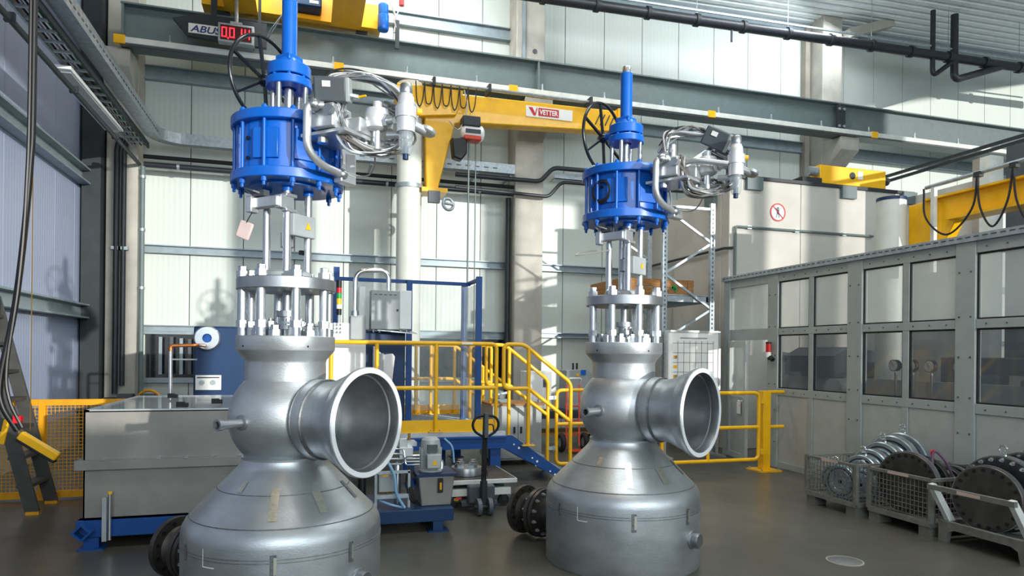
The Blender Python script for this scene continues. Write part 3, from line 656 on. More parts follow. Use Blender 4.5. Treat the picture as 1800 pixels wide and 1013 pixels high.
MB().box(8.75, 9.05, 5.7, 6.3, 3.18, 3.4).build('hoist_body', 'steel_dark', hb, bevel=.03); MB().box(8.74, 9.06, 5.68, 6.05, 3.22, 3.3).build('red_band', 'orange_red', hb)
o = MB().box(8.71, 8.72, 5.68, 6.28, 3.44, 3.54).build('sign_board', 'sign_red', hb)
text('lettering', 'VETTER', 'paper', o, (8.708, 6.24, 3.455), (0, -1, 0), (0, 0, 1), .06, .002, .5)
for z in (3.2, 3.3): MB().cyl((8.9, 6.3, z), (8.9, 6.85, z), .045, seg=12).build('motor_tube', 'galv', hb)

# ================================================================== the two control valves
def polar(r, deg, z): a = math.radians(deg); return Vector((r * math.cos(a), r * math.sin(a), z))
BOLT = MB().lathe([(.017, 0), (.017, .022), (.009, .022), (.009, .04)], seg=6).mesh('bolt'); BOLT.materials.append(M['galv'])
BOLT_BLUE = MB().lathe([(.019, 0), (.019, .03), (.011, .03), (.011, .055), (.006, .058)], seg=8).mesh('bolt'); BOLT_BLUE.materials.append(M['blue'])
BOLT_LOW = MB().lathe([(.019, 0), (.019, .016), (.012, .016), (.011, .026)], seg=8).mesh('bolt'); BOLT_LOW.materials.append(M['blue'])
NUT = MB().lathe([(.042, 0), (.042, .04), (.03, .04), (.03, .07), (.024, .075)], seg=6).mesh('nut'); NUT.materials.append(M['steel_bright'])
HOLE = MB().cyl((0, 0, 0), (0, 0, .004), .016, seg=12).mesh('bolt_hole'); HOLE.materials.append(M['black'])

def shell_mat():
    """satin machined steel; ground patches, weld bands and faint marks belong to the surface"""
    m = mat('valve_shell', rgb(194, 199, 202), .38, .8, var=.15, scale=2.6, bump=.10, bscale=55, stretch=(1, 1, 2.2))
    nt = m.node_tree; b = nt.nodes['Principled BSDF']
    tc = nt.nodes.new('ShaderNodeTexCoord'); nz = nt.nodes.new('ShaderNodeTexNoise'); nz.inputs['Scale'].default_value = 1.6; nz.inputs['Detail'].default_value = 7; nz.inputs['Roughness'].default_value = .65
    nt.links.new(tc.outputs['Object'], nz.inputs['Vector'])
    mr = nt.nodes.new('ShaderNodeMapRange'); mr.inputs['From Min'].default_value = .3; mr.inputs['From Max'].default_value = .7; mr.inputs['To Min'].default_value = .30; mr.inputs['To Max'].default_value = .52
    nt.links.new(nz.outputs['Fac'], mr.inputs['Value']); nt.links.new(mr.outputs[0], b.inputs['Roughness'])
shell_mat()
mat('bore_steel', rgb(128, 132, 136), .45, .8, var=.2, scale=5)
mat('hose_dark', rgb(104, 100, 96), .5, .1)
mat('ground_patch', rgb(224, 222, 206), .32, .85, var=.12, scale=30)
mat('weld', rgb(136, 138, 140), .5, .8, var=.2, scale=40)

def build_valve(loc, rz, label, near):
    V = thing('control_valve', label, 'valve', loc, rz, group='pair of steel control valves', local=True)
    # lower shell
    prof = [(.0005, 0), (.648, 0), (.652, .006), (.652, .545), (.645, .59), (.622, .635), (.585, .675), (.31, .955), (.288, .985), (.282, 1.02)]
    lo = MB().lathe(prof, seg=72).build('lower_shell', 'valve_shell', V, angle=35)
    for z, r in ((.49, .653), (.47, .653), (.83, .4335), (.66, .602)): MB().torus((0, 0, z), (0, 0, 1), r - .001, .0035, 72, 8).build('weld_seam', 'weld', lo)
    def patch(deg, prof_pts, w_, mm):
        mb = MB(); n = 5
        for (r0, z0), (r1, z1) in zip(prof_pts, prof_pts[1:]):
            vs = []
            for r, z in ((r0, z0), (r1, z1)):
                for k in range(n + 1):
                    a = math.radians(deg) + (k / n - .5) * w_ / r; vs.append((r * math.cos(a), r * math.sin(a), z))
            mb.add(vs, [(k, k + 1, n + 2 + k, n + 1 + k) for k in range(n)])
        mb.build('ground_patch', mm, lo)
    def cone_r(z): return .585 + (z - .675) * (.31 - .585) / (.955 - .675)
    for deg, z0, z1, w_, mm in ((-52, .70, .87, .05, 'ground_patch'), (-18, .72, .84, .06, 'ground_patch'), (-85, .84, .9, .04, 'ground_patch'), (20, .75, .86, .04, 'weld')):
        patch(deg, [(cone_r(z) + .003, z + .002) for z in (z0, (z0 + z1) / 2, z1)], w_, mm)
    for deg, z0, z1, w_ in ((-50, .38, .52, .04), (-6, .40, .53, .035), (-108, .43, .53, .025)): patch(deg, [(.6545, z) for z in (z0, z1)], w_, 'weld'); patch(deg + 1, [(.6552, z0 + .02), (.6552, z1 - .015)], w_ * .45, 'ground_patch')
    # chalk corner mark on the shell
    patch(-90, [(.6555, .43), (.6555, .54)], .007, 'paper'); patch(-86, [(.6555, .428), (.6555, .435)], .09, 'paper')
    # ball body
    prof = [(.282, 1.0), (.284, 1.03)]
    for k in range(15):
        a = math.radians(-46 + k * 92 / 14); prof.append((.02 + .352 * math.cos(a), 1.29 + .352 * math.sin(a)))
    prof += [(.268, 1.575), (.266, 1.665), (.272, 1.685), (.322, 1.745), (.326, 1.752), (.326, 1.84), (.322, 1.845), (.0005, 1.845)]
    bd = MB().lathe(prof, seg=64).build('ball_body', 'valve_shell', V, angle=30)
    for d in (-100, -20, 60, 140): MB().cyl(polar(.324, d, 1.775), polar(.328, d, 1.775), .007, seg=10).build('threaded_hole', 'black', bd)
    # outlet nozzle toward local +x
    ox = (1, 0, 0)
    nz = MB().lathe([(.235, .22), (.268, .30), (.268, .375), (.252, .38), (.254, .40), (.262, .48), (.292, .58), (.345, .675), (.356, .70), (.356, .72), (.352, .724), (.318, .724), (.316, .70), (.31, .60), (.27, .50), (.24, .40), (.23, .22)], (0, 0, 1.29), ox, 72, True).build('outlet_nozzle', 'valve_shell', V, angle=25)
    MB().ring((.7255, 0, 1.29), ox, .3185, .3515, .004, 72).build('machined_face', 'face_white', nz)
    MB().lathe([(.3175, .722), (.314, .715), (.311, .66), (.300, .655), (.292, .60), (.235, .46), (.205, .36), (.20, .23), (.21, .23), (.215, .36), (.245, .46), (.30, .60), (.315, .66)], (0, 0, 1.29), ox, 64, True).build('bore', 'bore_steel', nz, angle=25)
    MB().torus((.378, 0, 1.29), ox, .262, .007, 60, 8).torus((.30, 0, 1.29), ox, .266, .008, 60, 8).build('weld_seam', 'weld', nz)
    MB().cyl((.2, 0, 1.29), (.23, 0, 1.29), .205, seg=40).build('trim_cage', 'steel_oiled', nz)
    # stub pipe at local -y
    sb = MB().lathe([(.016, .30), (.048, .30), (.05, .385), (.03, .39), (.03, .53), (.037, .535), (.037, .565), (.024, .565), (.022, .36)], (0, 0, 1.28), (0, -1, 0), 24, True).build('drain_stub', 'steel_cast', V)
    # capped boss below the nozzle
    MB().lathe([(.085, .62), (.07, .66), (.06, .665), (.06, .71), (.055, .72), (.0005, .72)], (0, 0, .27), ox, 24).build('boss_cap', 'steel_cast', V)
    # inlet with flanges opposite the nozzle
    ip = MB().lathe([(.14, .58), (.14, .80), (.20, .84), (.225, .84), (.225, .875), (.1, .875)], (0, 0, .24), (-1, 0, 0), 40).build('inlet_pipe', 'steel_oiled', V)
    f2 = MB().lathe([(.1, .885), (.228, .885), (.228, .925), (.17, .925), (.13, .95), (.12, 1.05), (.16, 1.075), (.228, 1.08), (.228, 1.125), (.08, 1.125)], (0, 0, .24), (-1, 0, 0), 48).build('inlet_spool', 'steel_oiled', V, angle=25)
    for k in range(12):
        a = 2 * PI * (k + .5) / 12; y, z = .19 * math.cos(a), .24 + .19 * math.sin(a)
        inst('bolt', BOLT, f2, (-.925, y, z), turn((-1, 0, 0))); inst('bolt', BOLT, f2, (-.842, y, z), turn((1, 0, 0)))
        inst('bolt_hole', HOLE, f2, (-1.079, y, z), turn((1, 0, 0)))
    # bonnet studs and plate
    for k in range(8):
        d = k * 45 + 12; p0, p1 = polar(.288, d, 1.84), polar(.288, d, 2.16)
        s_ = MB().cyl(p0, p1, .031, seg=20).build('stud', 'steel_bright', V)
        MB().cyl(polar(.288, d, 1.9), polar(.288, d, 1.945), .04, seg=6).build('hex_nut', 'steel_bright', s_)
        inst('nut', NUT, s_, polar(.288, d, 2.235))
    pl = MB().lathe([(.0005, 2.155), (.322, 2.155), (.327, 2.16), (.327, 2.23), (.322, 2.235), (.0005, 2.235)], seg=64).build('bonnet_plate', 'steel', V, angle=30)
    MB().lathe([(.17, 2.235), (.17, 2.275), (.15, 2.29), (.0005, 2.29)], seg=40).build('yoke_pad', 'grey_paint', V)
    MB().lathe([(.09, 1.845), (.09, 1.9), (.05, 1.91), (.05, 1.98), (.075, 1.98), (.075, 2.02), (.03, 2.02), (.03, 2.16)], seg=24).build('stem_gland', 'steel', V)
    for k in range(6):
        q = polar(.115, k * 60 + 10, 1.845); g_ = MB().cyl(q, q + Vector((0, 0, .12)), .014, seg=10).build('gland_stud', 'steel', V)
        MB().cyl(q + Vector((0, 0, .045)), q + Vector((0, 0, .075)), .03, seg=6).cyl(q + Vector((0, 0, .08)), q + Vector((0, 0, .1)), .03, seg=6).build('hex_nut', 'steel_bright', g_)
    for k in range(10):
        q = polar(.19, k * 36 + 5, 1.845); inst('nut', NUT, V, q)
    # yoke rods and stem; one rod stands on the side facing the stub and the nozzle
    for d in (-46, 44, 134, 224):
        r_ = MB().cyl(polar(.135, d, 2.275), polar(.135, d, 2.9), .026, seg=20).build('yoke_rod', 'steel_bright', V)
        MB().cyl(polar(.135, d, 2.82), polar(.135, d, 2.87), .034, seg=16).build('rod_collar', 'blue', r_)
    MB().lathe([(.022, 2.28), (.022, 2.45), (.045, 2.46), (.045, 2.56), (.022, 2.57), (.022, 2.88)], seg=20).build('stem', 'steel', V)
    # travel indicator and switch box between the rods
    sc = MB().box(-.02, .0, -.02, .012, 2.36, 2.66).build('travel_scale', 'alu', V)
    z_ = 2.60 if near else 2.50
    bx = MB().cbox((.115, .02, z_), (.05, .21, .15)).build('switch_box', 'grey_paint', V, bevel=.008)
    c_ = polar(.118 + .035, 2, z_)
    MB().prism([(.142, -.005 + .03, z_ - .02), (.142, .045 + .03, z_ - .02), (.142, .02 + .03, z_ + .03)], (.003, 0, 0)).build('warning_triangle', 'yellow', bx)
    cl_ = MB().cbox((-.02, -.17, 2.74), (.24, .06, .07)).cbox((.09, -.12, 2.74), (.06, .12, .09)).cbox((.105, -.09, 2.79), (.05, .1, .025)).cbox((.105, -.09, 2.69), (.05, .1, .025)).build('clamp_bracket', 'alu', V, bevel=.006)
    MB().cbox((-.13, -.19, 2.73), (.05, .07, .11)).build('limit_switch', 'alu', cl_, bevel=.006)
    MB().cbox((-.06, -.18, 2.8), (.1, .05, .04)).build('terminal', 'grey_dark', cl_)
    MB().tube(smooth([(-.13, -.19, 2.79), (-.17, -.22, 2.84), (-.1, -.24, 2.82), (-.05, -.2, 2.8)]), .006, 6).build('cable', 'hose_grey', cl_)
    if near:
        bag = MB().cbox((-.19, -.2, 2.56), (.1, .02, .12), rz=.4, ry=.35).build('parts_bag', 'pink_bag', V, bevel=.01)
        MB().tube(smooth([(-.13, -.19, 2.68), (-.16, -.2, 2.63), (-.19, -.2, 2.58)]), .003, 5).build('tie', 'black', bag)
        MB().cbox((.06, .09, 2.43), (.025, .06, .03)).build('stem_sensor', 'black', V)
    else:
        MB().tube(smooth([(-.05, -.15, 2.63), (-.2, -.25, 2.6), (-.3, -.3, 2.59), (-.27, -.26, 2.62), (-.15, -.2, 2.63)]), .006, 6).build('loose_cable', 'hose_grey', V)
    # actuator cylinder
    fb = MB().lathe([(.08, 2.865), (.368, 2.865), (.372, 2.87), (.372, 2.925), (.368, 2.93), (.08, 2.93)], seg=64, close=True).build('lower_flange', 'blue', V, angle=30)
    ft = MB().lathe([(.0005, 3.24), (.368, 3.24), (.372, 3.245), (.372, 3.3), (.366, 3.305), (.0005, 3.305)], seg=64).build('upper_flange', 'blue', V, angle=30)
    MB().lathe([(.0005, 2.845), (.25, 2.85), (.25, 2.87)], seg=40).build('cover_plate', 'blue', fb)
    cy = MB().cyl((0, 0, 2.93), (0, 0, 3.24), .318, seg=64).build('actuator_cylinder', 'blue', V)
    for d in (-70, -25):
        a = math.radians(d); MB().cbox(polar(.322, d, 3.09), (.02, .17, .2), rz=a).build('flat_plate', 'blue', cy, bevel=.004)
    for d in (-118, 30): MB().cbox(polar(.325, d, 3.085), (.03, .04, .31), rz=math.radians(d)).build('rib', 'blue', cy)
    for k in range(2):
        MB().cyl(polar(.322, -95, 3.0 + k * .13), polar(.33, -95, 3.0 + k * .13), .014, seg=8).build('vent_plug', 'black', cy)
    for k in range(12):
        d = k * 30 - 10
        MB().cyl(polar(.345, d, 2.93), polar(.345, d, 3.24), .012, seg=10).build('tie_rod', 'blue', cy)
        inst('bolt', BOLT_BLUE, fb, polar(.345, d, 2.866), turn((0, 0, -1))); inst('bolt', BOLT_LOW, ft, polar(.345, d, 3.304))
    for d in (150, 215):
        MB().torus(polar(.27, d, 3.345), polar(1, d + 90, 0), .028, .009, 20, 8).build('lifting_eye', 'galv', ft)
    if not near:
        mb = MB()
        for k in range(4): mb.torus(polar(.345, -93, 3.08 + .006 * k), polar(1, -93, 0) + Vector((0, 0, .03 * (k - 2))), .088 - .004 * (k % 2), .006, 30, 6)
        mb.build('cable_coil', 'rubber', cy)
    # gear head above
    for d in (-76, 14, 104, 194): MB().cyl(polar(.125, d, 3.3), polar(.125, d, 3.56), .018, seg=14).build('pillar', 'steel_bright', V)
    MB().cyl((0, 0, 3.3), (0, 0, 3.6), .032, seg=18).build('spindle', 'steel_bright', V)
    g1 = MB().lathe([(.05, 3.555), (.15, 3.555), (.153, 3.56), (.153, 3.605), (.15, 3.61), (.05, 3.61)], seg=48, close=True).build('gear_flange', 'blue', V, angle=30)
    g2 = MB().lathe([(.0005, 3.625), (.142, 3.625), (.145, 3.63), (.145, 3.70), (.14, 3.705), (.09, 3.71), (.075, 3.75), (.0005, 3.75)], seg=48).build('gear_housing', 'blue', V, angle=30)
    for k in range(8): MB().cyl(polar(.13, k * 45, 3.6), polar(.13, k * 45, 3.63), .012, seg=8).build('bolt', 'blue', g1)
    MB().cbox((0, 0, 3.755), (.13, .13, .045)).build('square_collar', 'blue', V, bevel=.006)
    MB().cyl((0, 0, 3.75), (0, 0, 4.16), .051, seg=32).build('spindle_tube', 'blue', V); MB().lathe([(.04, 4.16), (.04, 4.215), (.036, 4.22), (.0005, 4.22)], seg=24).build('tube_cap', 'steel_bright', V)
    # handwheel away from the nozzle
    MB().cyl((-.1, 0, 3.655), (-.22, 0, 3.655), .03, seg=16).build('worm_shaft', 'blue', V)
    hw = MB().torus((-.235, 0, 3.655), ox, .30, .014, 56, 10).build('handwheel_rim', 'black_gloss', V)
    MB().lathe([(.03, 0), (.045, .02), (.045, .05), (.03, .07)], (-.2, 0, 3.655), (-1, 0, 0), 20).build('hub', 'black_gloss', hw)
    MB().cyl((-.26, 0, 3.655), (-.285, 0, 3.655), .022, seg=6).build('hub_nut', 'brass', hw)
    for d in (40, 100, 158, 214, 275, 335):
        a = math.radians(d); MB().bar((-.235, 0, 3.655), (-.235, .29 * math.cos(a), 3.655 + .29 * math.sin(a)), .016, .022, (1, 0, 0)).build('spoke', 'black_gloss', hw)
    if near: MB().tube(smooth([(-.235, 0, 3.955), (-.15, -.02, 4.0), (-.055, 0, 4.1)]), .003, 5).tube(smooth([(-.235, 0.02, 3.955), (-.13, -.03, 3.97), (-.055, 0, 4.1)]), .003, 5).build('tie_wire', 'steel_bright', V)
    # air supply: bent pipe, manifold, boosters, positioner, regulator, hoses
    bp_ = MB().tube(fillet([(.54, -.24, 3.28), (.47, -.31, 3.28), (.46, -.3, 3.0), (.47, -.18, 2.93), (.42, .12, 2.93)], .09), .026, 14).build('air_pipe', 'alu', V)
    MB().cbox((.42, .1, 2.91), (.07, .15, .07)).build('pipe_block', 'alu', bp_, bevel=.008)
    for p in ((.50, -.28, 3.28), (.435, .05, 2.93)): MB().sphere(p, .042, 12).build('union_nut', 'steel_bright', bp_)
    mf = MB().cbox((.52, -.15, 3.22), (.17, .2, .15), rz=.1).cbox((.62, -.02, 3.19), (.14, .14, .1), rz=.1).build('manifold', 'alu', V, bevel=.01)
    MB().cbox((.5, -.05, 3.13), (.36, .32, .02)).build('mounting_plate', 'alu', mf)
    for x, y in ((.45, -.15), (.55, -.02), (.62, .06)): MB().cyl((x, y, 3.13), (x, y, 3.08), .035, seg=12).build('plug', 'steel_bright', mf)
    MB().bar((.3, .0, 3.3), (.42, -.05, 3.18), .12, .03).build('support_bracket', 'alu', mf)
    for x, y, z in ((.47, -.26, 3.26), (.6, -.24, 3.24)): MB().cyl((x, y, z), (x + .01, y - .05, z), .03, seg=6).build('fitting', 'steel_bright', mf)
    vb = MB().lathe([(.05, 0), (.075, .015), (.085, .05), (.085, .1), (.07, .14), (.03, .15), (.03, .19), (.0005, .19)], (.72, .06, 3.18), (0, 0, 1), 24).build('volume_booster', 'white_cast', V)
    MB().cyl((.72, .06, 3.18), (.72, .06, 3.06), .028, seg=14).build('exhaust_body', 'alu', vb); MB().cyl((.72, .06, 3.06), (.72, .06, 3.035), .03, seg=14).build('exhaust_cap', 'yellow', vb)
    MB().cyl((.745, .09, 3.06), (.745, .09, 3.045), .014, seg=8).build('red_plug', 'red', vb)
    vb2 = MB().lathe([(.04, 0), (.065, .02), (.065, .08), (.04, .12), (.0005, .12)], (.66, .2, 3.22), (0, 0, 1), 20).build('volume_booster', 'white_cast', V)
    MB().cyl((.74, .05, 3.23), (.95, .03, 3.23), .026, seg=14).cyl((.82, .05, 3.14), (.98, .05, 3.12), .024, seg=14).build('connecting_pipe', 'alu', vb)
    for x in (.8, .88): MB().cyl((x, .045, 3.23), (x + .03, .04, 3.23), .038, seg=6).build('hex_nut', 'steel_bright', vb)
    if near: pc, prz, prx, pry = (.565, -.2, 3.385), .55, .25, 0.
    else: pc, prz, prx, pry = (.78, .10, 3.47), .35, .25, .5
    R = Matrix.Rotation(prz, 3, 'Z') @ Matrix.Rotation(pry, 3, 'Y') @ Matrix.Rotation(prx, 3, 'X')
    def pb(c, size): return MB().cbox(Vector(pc) + R @ Vector(c), size, prz, pry, prx)
    po = pb((0, 0, 0), (.2, .13, .15)).build('positioner', 'grey_dark', V, bevel=.012)
    pb((.105, 0, 0), (.03, .125, .145)).build('end_cover', 'grey_paint', po, bevel=.008); pb((-.02, -.068, .03), (.05, .004, .035)).build('display_window', 'paper', po)
    for k in (-.03, .03): MB().cyl(Vector(pc) + R @ Vector((.12, k, -.03)), Vector(pc) + R @ Vector((.17, k, -.04)), .016, seg=8).build('cable_gland', 'steel_bright', po)
    MB().cyl(Vector(pc) + R @ Vector((.16, -.03, -.04)), Vector(pc) + R @ Vector((.22, -.05, -.03)), .007, seg=6).build('yellow_tag', 'yellow', po)
    MB().bar(Vector(pc) + Vector((-.06, .02, -.06)), (.5, -.08, 3.2), .04, .03).build('holder', 'alu', po)
    fr = MB().lathe([(.03, 2.99), (.042, 3.02), (.046, 3.14), (.05, 3.14)], (0, 0, 0), (0, 0, 1), 20)
    fr.v = [(x + .97, y + .03, z) for x, y, z in fr.v]; fr.build('filter_bowl', 'glass_clear', V, label='clear filter bowl')
    rg = MB().lathe([(.058, 3.13), (.058, 3.22), (.066, 3.22), (.066, 3.29), (.05, 3.29), (.054, 3.3), (.05, 3.35), (.042, 3.36), (.042, 3.37)], (.97, .03, 0), (0, 0, 1), 24).build('filter_regulator', 'white_cast', V)
    MB().lathe([(.037, 3.37), (.04, 3.375), (.038, 3.43), (.034, 3.435), (.0005, 3.435)], (.97, .03, 0), (0, 0, 1), 20).build('adjusting_knob', 'steel', rg)
    MB().cyl((.97, .03, 2.96), (.97, .03, 3.04), .018, seg=12).build('drain_valve', 'blue_dark', rg); MB().cyl((.97, .03, 3.03), (.97, .03, 3.1), .012, seg=8).build('filter_core', 'grey_dark', rg)
    MB().cyl((1.0, .1, 3.28), (1.02, .125, 3.28), .022, seg=14).build('gauge_plug', 'yellow', rg)
    MB().lathe([(.05, 0), (.06, .01), (.06, .03), (.02, .05)], (1.02, .18, 3.16), (.2, .3, 1), 20).cyl((.99, .08, 3.19), (1.02, .16, 3.17), .03, seg=12).build('check_valve', 'alu', rg)
    def J(p, s=.04): return tuple(c + random.uniform(-s, s) for c in p)
    for k in range(30):
        if k < 12: P = [J((.45, -.16, 3.37)), J((.48, -.1, 3.5)), J((.62, .02, 3.54), .04), J((.78, .12, 3.47)), J((.88, .2, 3.3)), J((.84, .16, 3.14)), J((.76, .1, 3.12))]
        else: P = [J((.6, -.16, 3.28)), J((.6, -.14, 3.17), .035), J((.64, -.06, 3.06), .04), J((.76, .08, 3.04), .03), J((.86, .18, 3.12)), J((.86, .2, 3.28)), J((.74, .14, 3.36))]
        MB().tube(smooth(P, 7), random.choice((.006, .008, .01)), 7).build('air_hose', random.choice(('hose_grey', 'alu', 'hose_dark', 'steel')), V)
    MB().tube(smooth([(.42, -.18, 3.42), (.5, -.1, 3.56), (.66, .02, 3.56), (.82, .1, 3.42), (.9, .1, 3.25)], 8), .006, 6).build('signal_cable', 'rubber', V)
    if not near:
        MB().cyl((.46, -.03, 3.3), (.46, -.03, 3.45), .03, seg=14).cyl((.46, -.05, 3.4), (.46, -.1, 3.4), .02, seg=10).build('solenoid_valve', 'alu', V)
        MB().tube(fillet([(.54, -.08, 3.27), (.7, -.12, 3.27), (.93, -.02, 3.22)], .08), .022, 12).build('supply_pipe', 'alu', V)
        for p in ((.55, -.1, 3.26), (.44, -.26, 3.2)): MB().cyl(p, Vector(p) + Vector((-.02, -.03, 0)), .022, seg=10).build('copper_cap', 'copper', V)
    for k in range(4): MB().tube(smooth([polar(.36, 22 + 4 * k, 3.2), polar(.385, 24 + 3 * k, 3.06), polar(.38, 20 + 5 * k, 2.96)], 6), .006, 6).build('sensor_cable', 'paper', V)
    MB().tube(smooth([polar(.38, 24, 2.98), (.5, .22, 2.95), (.62, .16, 3.0), (.68, .08, 3.1)], 8), .006, 6).build('loose_hose', 'hose_grey', V)
    if near: MB().cbox(polar(.42, 42, 3.03), (.07, .1, .2), rz=math.radians(42)).build('junction_box', 'white_paint', V, bevel=.006)
    return V
build_valve((-.13, 4.97, 0), math.radians(-44), 'nearer steel control valve with blue actuator, before the grey vat', True)
build_valve((2.62, 5.35, 0), math.radians(-58), 'farther steel control valve with blue actuator and coiled black cable', False)

# ================================================================== work platform with railings and stair
pf = thing('work_platform', 'blue steel work platform with grating deck and yellow toe board', 'platform', (1.3, 9.5, 0))
MB().box(.0, 2.5, 8.8, 11.4, .64, .69).build('deck_frame', 'grey_paint', pf)
gr = MB()
for k in range(34): gr.box(.02, 2.48, 8.84 + k * .075, 8.855 + k * .075, .69, .705)
for k in range(40): gr.box(.03 + k * .062, .04 + k * .062, 8.82, 11.38, .69, .70)
gr.build('deck_grating', 'grating', pf)['kind'] = 'stuff'
MB().box(-.1, 2.56, 8.74, 8.8, .64, .70).build('edge_strip', 'alu', pf)
MB().box(-.1, 2.56, 8.7, 8.8, .49, .64).box(-.1, 2.56, 8.66, 8.8, .62, .645).box(-.1, 2.56, 8.66, 8.8, .485, .51).build('edge_beam', 'blue_frame', pf)
MB().box(-.1, 2.4, 8.77, 8.785, .70, .86).build('toe_board', 'yellow', pf)
MB().box(.0, 2.5, 11.35, 11.4, .70, .86).build('toe_board', 'yellow', pf)
for x, y in ((2.42, 8.78), (1.9, 9.9), (.1, 8.78), (.1, 11.2), (2.42, 11.2)):
    MB().box(x - .07, x + .07, y - .06, y + .06, .012, .62).build('leg', 'blue_frame', pf); MB().box(x - .11, x + .11, y - .1, y + .1, 0, .012).build('base_plate', 'blue_dark', pf)
for y in (8.75, 9.55):
    s_ = MB().prism([(2.5, y, .64), (2.66, y, .64), (3.56, y, .0), (3.40, y, .0), (2.5, y, .5)], (0, .05, 0)).build('stair_stringer', 'blue_frame', pf)
    for k in range(3): MB().cyl((2.75 + k * .26, y, .47 - k * .19), (2.75 + k * .26, y - .012, .47 - k * .19), .016, seg=10).build('bolt', 'chrome', s_); MB().cyl((2.68 + k * .26, y, .52 - k * .19), (2.68 + k * .26, y - .012, .52 - k * .19), .012, seg=10).build('bolt', 'chrome', s_)
for k in range(3): MB().box(2.62 + k * .27, 2.86 + k * .27, 8.8, 9.55, .50 - k * .18, .53 - k * .18).build('stair_tread', 'grating', pf)
RT = .027
def rail(pts, r=RT, R=.08): return MB().tube(fillet(pts, R), r, 12)
def railing(name, lab, y, parts, posts, extra=None):
    t = thing(name, lab, 'railing', (parts[0][0][0], y, .7))
    for i, P in enumerate(parts): rail([(a, y, b) for a, b in P]).build('rail_tube', 'yellow', t)
    for x, z0, z1 in posts:
        p_ = MB().cyl((x, y, z0), (x, y, z1), RT, seg=14).build('post', 'yellow', t)
        f_ = MB().box(x - .09, x + .09, y - .045, y + .045, z0, z0 + .012).build('foot_plate', 'yellow', p_)
        for s_ in (-.06, .06): MB().cyl((x + s_, y, z0 + .012), (x + s_, y, z0 + .03), .014, seg=6).build('bolt', 'galv', p_)
    return t
t = railing('guard_railing', 'yellow tube guard railing along the front of the platform', 8.76, [[(.3, .95), (.3, 1.86), (2.43, 1.86), (2.43, .72)], [(.3, 1.28), (2.43, 1.28)]], [(.86, .705, 1.85), (1.62, .705, 1.85)])
MB().box(1.95, 2.1, 8.725, 8.733, 1.85, 1.875).build('label_strip', 'paper', t)
SR = [[(2.87, 1.27), (2.52, 1.27), (2.52, 1.86), (2.80, 1.86), (3.48, 1.34), (3.48, .12)], [(2.87, 1.27), (3.46, .83)]]
railing('stair_railing', 'yellow sloping stair handrail on the near side of the stair', 8.72, SR, [(2.87, .5, 1.8)])
railing('stair_railing', 'yellow sloping stair handrail on the far side of the stair', 9.64, SR, [(2.87, .5, 1.8)])
railing('guard_railing', 'yellow guard railing at the rear edge of the platform', 11.3, [[(1.5, 1.86), (2.02, 1.86)], [(1.5, 1.3), (2.02, 1.3)], [(2.05, 1.3), (2.05, 1.86), (2.4, 1.86), (3.3, 1.2)], [(2.05, 1.3), (2.4, 1.3), (3.2, .7)]], [(1.75, .705, 1.86), (2.0, .705, 1.86), (2.4, .705, 1.84), (2.9, .2, 1.48)])
railing('guard_railing', 'yellow guard railing on the right edge of the platform between the stairs', 10.4, [[(2.46, .72), (2.46, 1.86), (2.8, 1.86), (2.8, .72)], [(2.46, 1.28), (2.8, 1.28)]], [(2.62, .705, 1.86)])

# ================================================================== machine tool on the platform
mt = thing('machine_tool', 'blue and white machine tool standing on the platform', 'machine', (.8, 9.6, .7))
MB().box(.74, 1.3, 9.35, 10.6, .71, 2.02).build('blue_column', 'blue_dark', mt, bevel=.02)
MB().box(.2, .76, 9.2, 10.2, .71, 1.88).build('white_cover', 'white_paint', mt, bevel=.02)
MB().prism([(.86, 9.2, 1.82), (.98, 9.15, 1.7), (1.1, 9.1, 1.72), (1.13, 9.1, 1.68), (1.08, 9.1, 1.15), (.86, 9.2, 1.15)], (0, .18, 0)).build('white_guard', 'white_paint', mt, bevel=.01)
MB().box(.92, .98, 9.08, 9.12, 1.2, 1.72).build('guard_edge', 'grey_paint', mt)
MB().box(.34, .7, 9.3, 9.7, 1.88, 2.12).build('valve_block', 'white_paint', mt, bevel=.01)
MB().box(.56, .76, 9.25, 9.6, 1.9, 2.22).build('spindle_block', 'grey_paint', mt, bevel=.01)
fx = MB()
for k in range(9): fx.cyl((.36 + .045 * (k % 3), 9.3, 2.0 + .05 * (k // 3)), (.36 + .045 * (k % 3), 9.24, 2.0 + .05 * (k // 3)), .016, seg=8)
fx.build('fittings', 'steel_bright', mt)
MB().box(.68, .76, 9.4, 9.6, 2.2, 2.62).build('white_post', 'white_paint', mt)
MB().tube(fillet([(.62, 9.3, 2.2), (.62, 9.3, 2.82), (1.06, 9.3, 2.84), (1.06, 9.3, 2.55)], .16, 8), .032, 16).build('support_arm', 'chrome', mt)
MB().cyl((.62, 9.3, 2.2), (.62, 9.3, 2.28), .05, seg=14).build('arm_base', 'steel_bright', mt)
cbn = MB().box(.82, 1.2, 9.2, 9.45, 2.04, 2.56).build('control_cabinet', 'grey_paint', mt, bevel=.008)
MB().box(1.2, 1.36, 9.22, 9.5, 2.05, 2.57).build('cabinet_side', 'white_paint', cbn, bevel=.008)
for k in range(5): MB().box(.86 + k * .065, .9 + k * .065, 9.195, 9.2, 2.5, 2.508).build('vent_slot', 'grey_dark', cbn)
MB().cyl((1.17, 9.2, 2.3), (1.17, 9.19, 2.3), .014, seg=12).build('lock', 'black', cbn)
MB().prism([(.9, 9.1, 2.02), (1.42, 9.1, 1.98), (1.36, 9.4, 2.03), (.9, 9.4, 2.03)], (0, 0, .012)).build('keyboard_tray', 'steel', cbn)
for x in (.86, .94, 1.22, 1.3): MB().cyl((x, 9.24, 2.04), (x, 9.24, 2.0), .014, seg=8).build('cable_gland', 'steel_bright', cbn)
